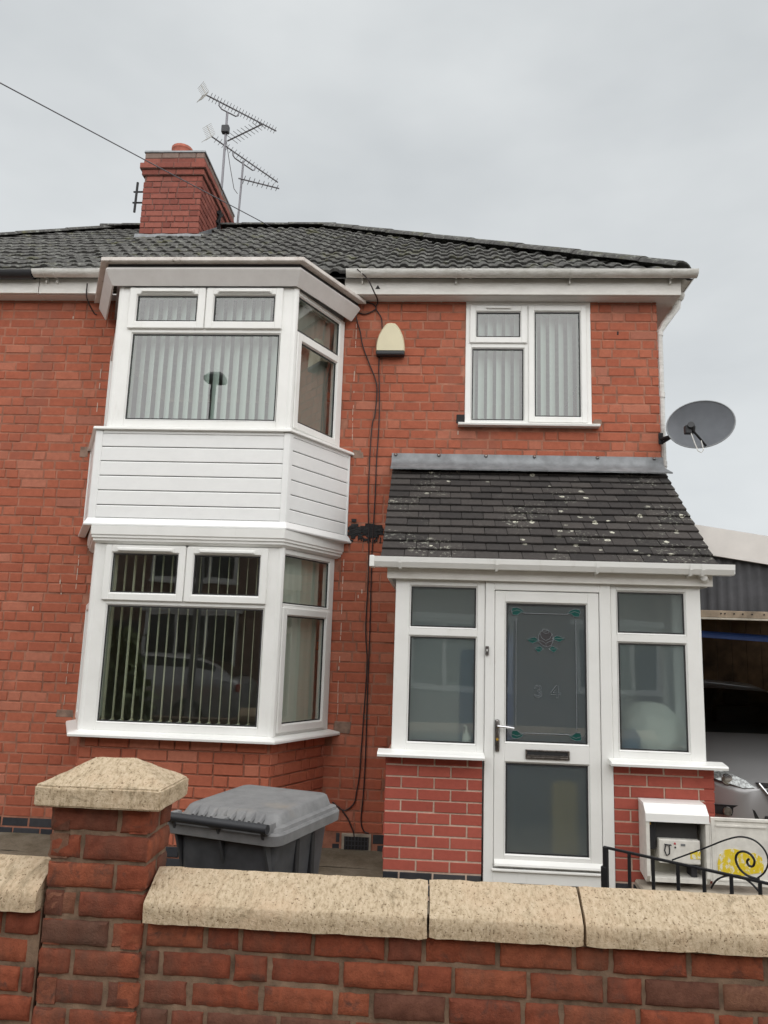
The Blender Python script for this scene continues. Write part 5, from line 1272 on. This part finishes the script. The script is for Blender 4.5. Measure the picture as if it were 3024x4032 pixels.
        for y in (.78, 3.42):
            m = MB(); m.lathe([(.20, -.09), (.29, -.085), (.305, -.05), (.305, .05), (.29, .085), (.20, .09)], (sx * .80, y, .305), 24, axis='x'); wh = m.build('wheel', 'tyre', root, True, **kw)
            m = MB(); m.lathe([(.20, 0), (.19, sx * .012), (.06, sx * .0), (.04, sx * .02)], (sx * (.80 + .085), y, .305), 20, axis='x'); m.build('rim', 'dull_chrome', wh, True, **kw)
        m = MB(); m.box((sx * .62, 4.30, .70), (sx * .80, 4.36, .86), .02, 2); m.build('rear_lamp', 'red_lamp', root, **kw)
    m = MB(); m.prism([(-.40, .69), (.40, .69), (.31, .585), (-.31, .585)], [lambda a, b, d=d: (a, .035 - d + .12 * abs(a) ** 2, b) for d in (-.03, .018)]); gr = m.build('grille', 'gasket', root, **kw)
    m = MB(); m.tube([(-.40, .022, .692), (-.31, .01, .582), (.31, .01, .582), (.40, .022, .692)], .011, 6); m.build('grille_trim', 'chrome', gr, **kw)
    for i in range(3): MB().box((-.34, .006, .605 + .03 * i), (.34, .02, .615 + .03 * i)).build('grille_slat', 'dull_chrome', gr, **kw)
    m = MB(); m.box((-.36, -.005, .35), (.36, .05, .455), .01); lg = m.build('lower_grille', 'gasket', root, **kw)
    for z in (.375, .41): MB().box((-.35, -.012, z), (.35, -.004, z + .012)).build('grille_slat', 'lamp_steel', lg, **kw)
    m = MB(); m.box((-.26, -.02, .475), (.26, -.004, .585), .004); m.build('number_plate', 'white_board', root, **kw)
    return root
car = make_car('silver car parked nose out under the carport beside the porch')
car.location = (2.91, 6.28, .03)
def copy_tree(o, parent=None):
    c = o.copy(); COL.objects.link(c); c.parent = parent
    for ch_ in list(o.children): copy_tree(ch_, c)
    return c

# ------------------------------------------------------------------ carport
cp = thing('carport', 3.2, 6.3, -EYE, 'lean-to carport with pale sloping fascia and dark corrugated front panel', 'carport')
YC = 6.20; sl_ = -.145
zc_ = lambda x, z0: z0 + sl_ * (x - 2.19)
m = MB(); m.prism([(0, 0), (0, .225), (.03, .225), (.03, 0)], [lambda a, b, x=x: (x, YC - .05 + a, zc_(x, .785) + b) for x in (1.955, 5.2)]); m.build('fascia_board', 'white_board', cp)
m = MB(); xs = [1.96 + .019 * i for i in range(170)]
top = [m.bm.verts.new((x, YC + .011 * math.sin(i * math.pi / 2), zc_(x, .80))) for i, x in enumerate(xs)]; bot = [m.bm.verts.new((x, YC + .011 * math.sin(i * math.pi / 2), .34)) for i, x in enumerate(xs)]
for i in range(len(xs) - 1): m.bm.faces.new((bot[i], bot[i + 1], top[i + 1], top[i]))
m.build('corrugated_sheet', 'corrugated', cp, True, angle=80)
bm2 = MB().box((1.955, YC - .035, .303), (5.2, YC - .015, .358), .003).build('beam', 'timber', cp)
MB().box((1.955, YC - .040, .288), (5.2, YC - .0, .302), .002).build('beam_edge', 'timber_edge', cp)
MB().box((1.97, YC + .05, .62), (5.2, 11.1, .63)).build('ceiling_lining', 'shed_wood', cp)
for x in (2.235, 2.265, 2.335, 2.40, 2.47, 2.56): MB().lathe([(.006, 0), (.005, -.006)], (x, YC - .036, .335), 8, axis='y').build('bolt', 'iron_black', bm2)
m = MB(); m.prism([(0, 0), (0, .02), (5.0, .02), (5.0, 0)], [lambda a, b, x=x: (x, YC - .02 + a, zc_(x, .985) + b) for x in (1.955, 5.25)]); m.build('roof_sheet', 'corrugated', cp)
for i in range(5):
    y = YC + .3 + i * .95; m = MB(); m.prism([(0, 0), (0, .12), (.05, .12), (.05, 0)], [lambda a, b, x=x: (x, y + a, zc_(x, .86) + b) for x in (1.96, 5.2)]); m.build('rafter', 'shed_wood', cp)
for x, y in ((5.1, YC + .02), (5.1, 11.0)): MB().box((x, y, -1.66), (x + .1, y + .1, zc_(5.1, .8)), .004).build('post', 'shed_wood', cp)
for i in range(16): MB().box((1.97 + i * .2, 11.15, -1.66), (2.165 + i * .2, 11.18, .60), .004).build('back_board', 'shed_wood', cp)
for i in range(26): MB().box((5.21, 6.25 + i * .19, -1.66), (5.235, 6.435 + i * .19, .30), .004).build('side_board', 'shed_wood', cp)
tag(MB().tube([(1.97, 6.62, .197), (2.75, 6.62, .165), (3.6, 6.64, .135)], .028, 12).build('blue_pole', 'blue_pole'), 'bright blue pole slung level under the carport beam', 'pole')

# ------------------------------------------------------------------ the far side of the street (seen only mirrored in the glass)
def opp_house(x, label, mat):
    o = thing('terraced_house', x, -9, -EYE, label, 'house', 'houses across the street')
    Y = -7.6
    m = MB(); m.box((x - 3.4, Y - 6, -1.7), (x + 3.4, Y, 3.3)); m.build('wall', mat, o)
    m = MB(); m.prism([(Y - 6.3, 3.3), (Y + .3, 3.3), (Y - 3, 5.8)], [lambda a, b, u=u: (u, a, b) for u in (x - 3.4, x + 3.4)]); m.build('roof', 'opp_tile', o)
    for (a, b, c, d) in ((-2.6, -.4, 1.5, 2.8), (.9, 2.4, 1.6, 2.8), (-2.7, -.3, -.9, .7), (.7, 2.6, -.9, .65)):
        Fo = frame(x, Y, R(180)); w = MB(Fo); ring(w, a, b, c, d, .09, -.05, .02, 0); n = 3
        for k in range(1, n): w.box((a + (b - a) * k / n - .045, -.045, c + .09), (a + (b - a) * k / n + .045, .0, d - .09))
        w.box((a - .06, -.10, c - .06), (b + .06, .0, c - .001)); w.box((a - .1, -.08, d + .001), (b + .1, .0, d + .12)); wo = w.build('window', 'upvc', o)
        p = MB(Fo); p.face([(a + .08, -.004, c + .08), (b - .08, -.004, c + .08), (b - .08, -.004, d - .08), (a + .08, -.004, d - .08)]); p.build('window_pane', 'window_dark', wo)
    MB(frame(x, Y, R(180))).box((-.15, -.04, -1.6), (.55, .0, .45)).build('door', 'bin_grey', o)
for i, (x, l) in enumerate(((-7.6, 'left'), (-.8, 'middle'), (6.0, 'right'), (12.8, 'far right'), (-14.4, 'far left'))):
    opp_house(x, 'brick house across the street, %s of the five, mirrored in the window glass' % l, 'opp_brick')
lp = thing('street_lamp', -3.75, -.35, -EYE, 'street lamp mirrored in the upper bay window', 'street lamp')
MB().tube([(-3.75, -.35, -1.66), (-3.75, -.35, 4.35)], [.07, .045], 12).build('post', 'lamp_steel', lp, True)
m = MB(); m.prism([(-.10, 0), (.30, .03), (.42, .10), (.30, .17), (.02, .18), (-.10, .10)], [lambda a, b, x=x, k=k: (-3.75 + x, -.35 - a * k, 4.30 + b * k) for x, k in ((-.16, .75), (-.09, 1), (.09, 1), (.16, .75))]); m.build('lamp_head', 'lamp_steel', lp, True)
c2 = copy_tree(car); tag(c2, 'silver car by the far kerb, mirrored in the lower bay window', 'car'); c2.location = (-7.9, -3.4, .02); c2.rotation_euler = (0, 0, R(-90))
hd_ = MB(); rnd = random.Random(4)
for i in range(4200):
    p = Vector((rnd.gauss(-3.75, .38), rnd.gauss(3.1, .24), rnd.uniform(-1.66, .1))); a = Vector((rnd.uniform(-1, 1), rnd.uniform(-1, 1), rnd.uniform(-1, 1))).normalized() * .07; b = a.cross(Vector((rnd.uniform(-1, 1), rnd.uniform(-1, 1), rnd.uniform(-1, 1)))).normalized() * .05
    if abs(p.x + 3.75) < .75 * (1.15 - (p.z + 1.66) / 2.2): hd_.face([p - a, p + b, p + a, p - b])
tag(hd_.build('hedge', 'leaf_green'), 'green garden hedge mirrored at the left of the lower bay window', 'hedge')
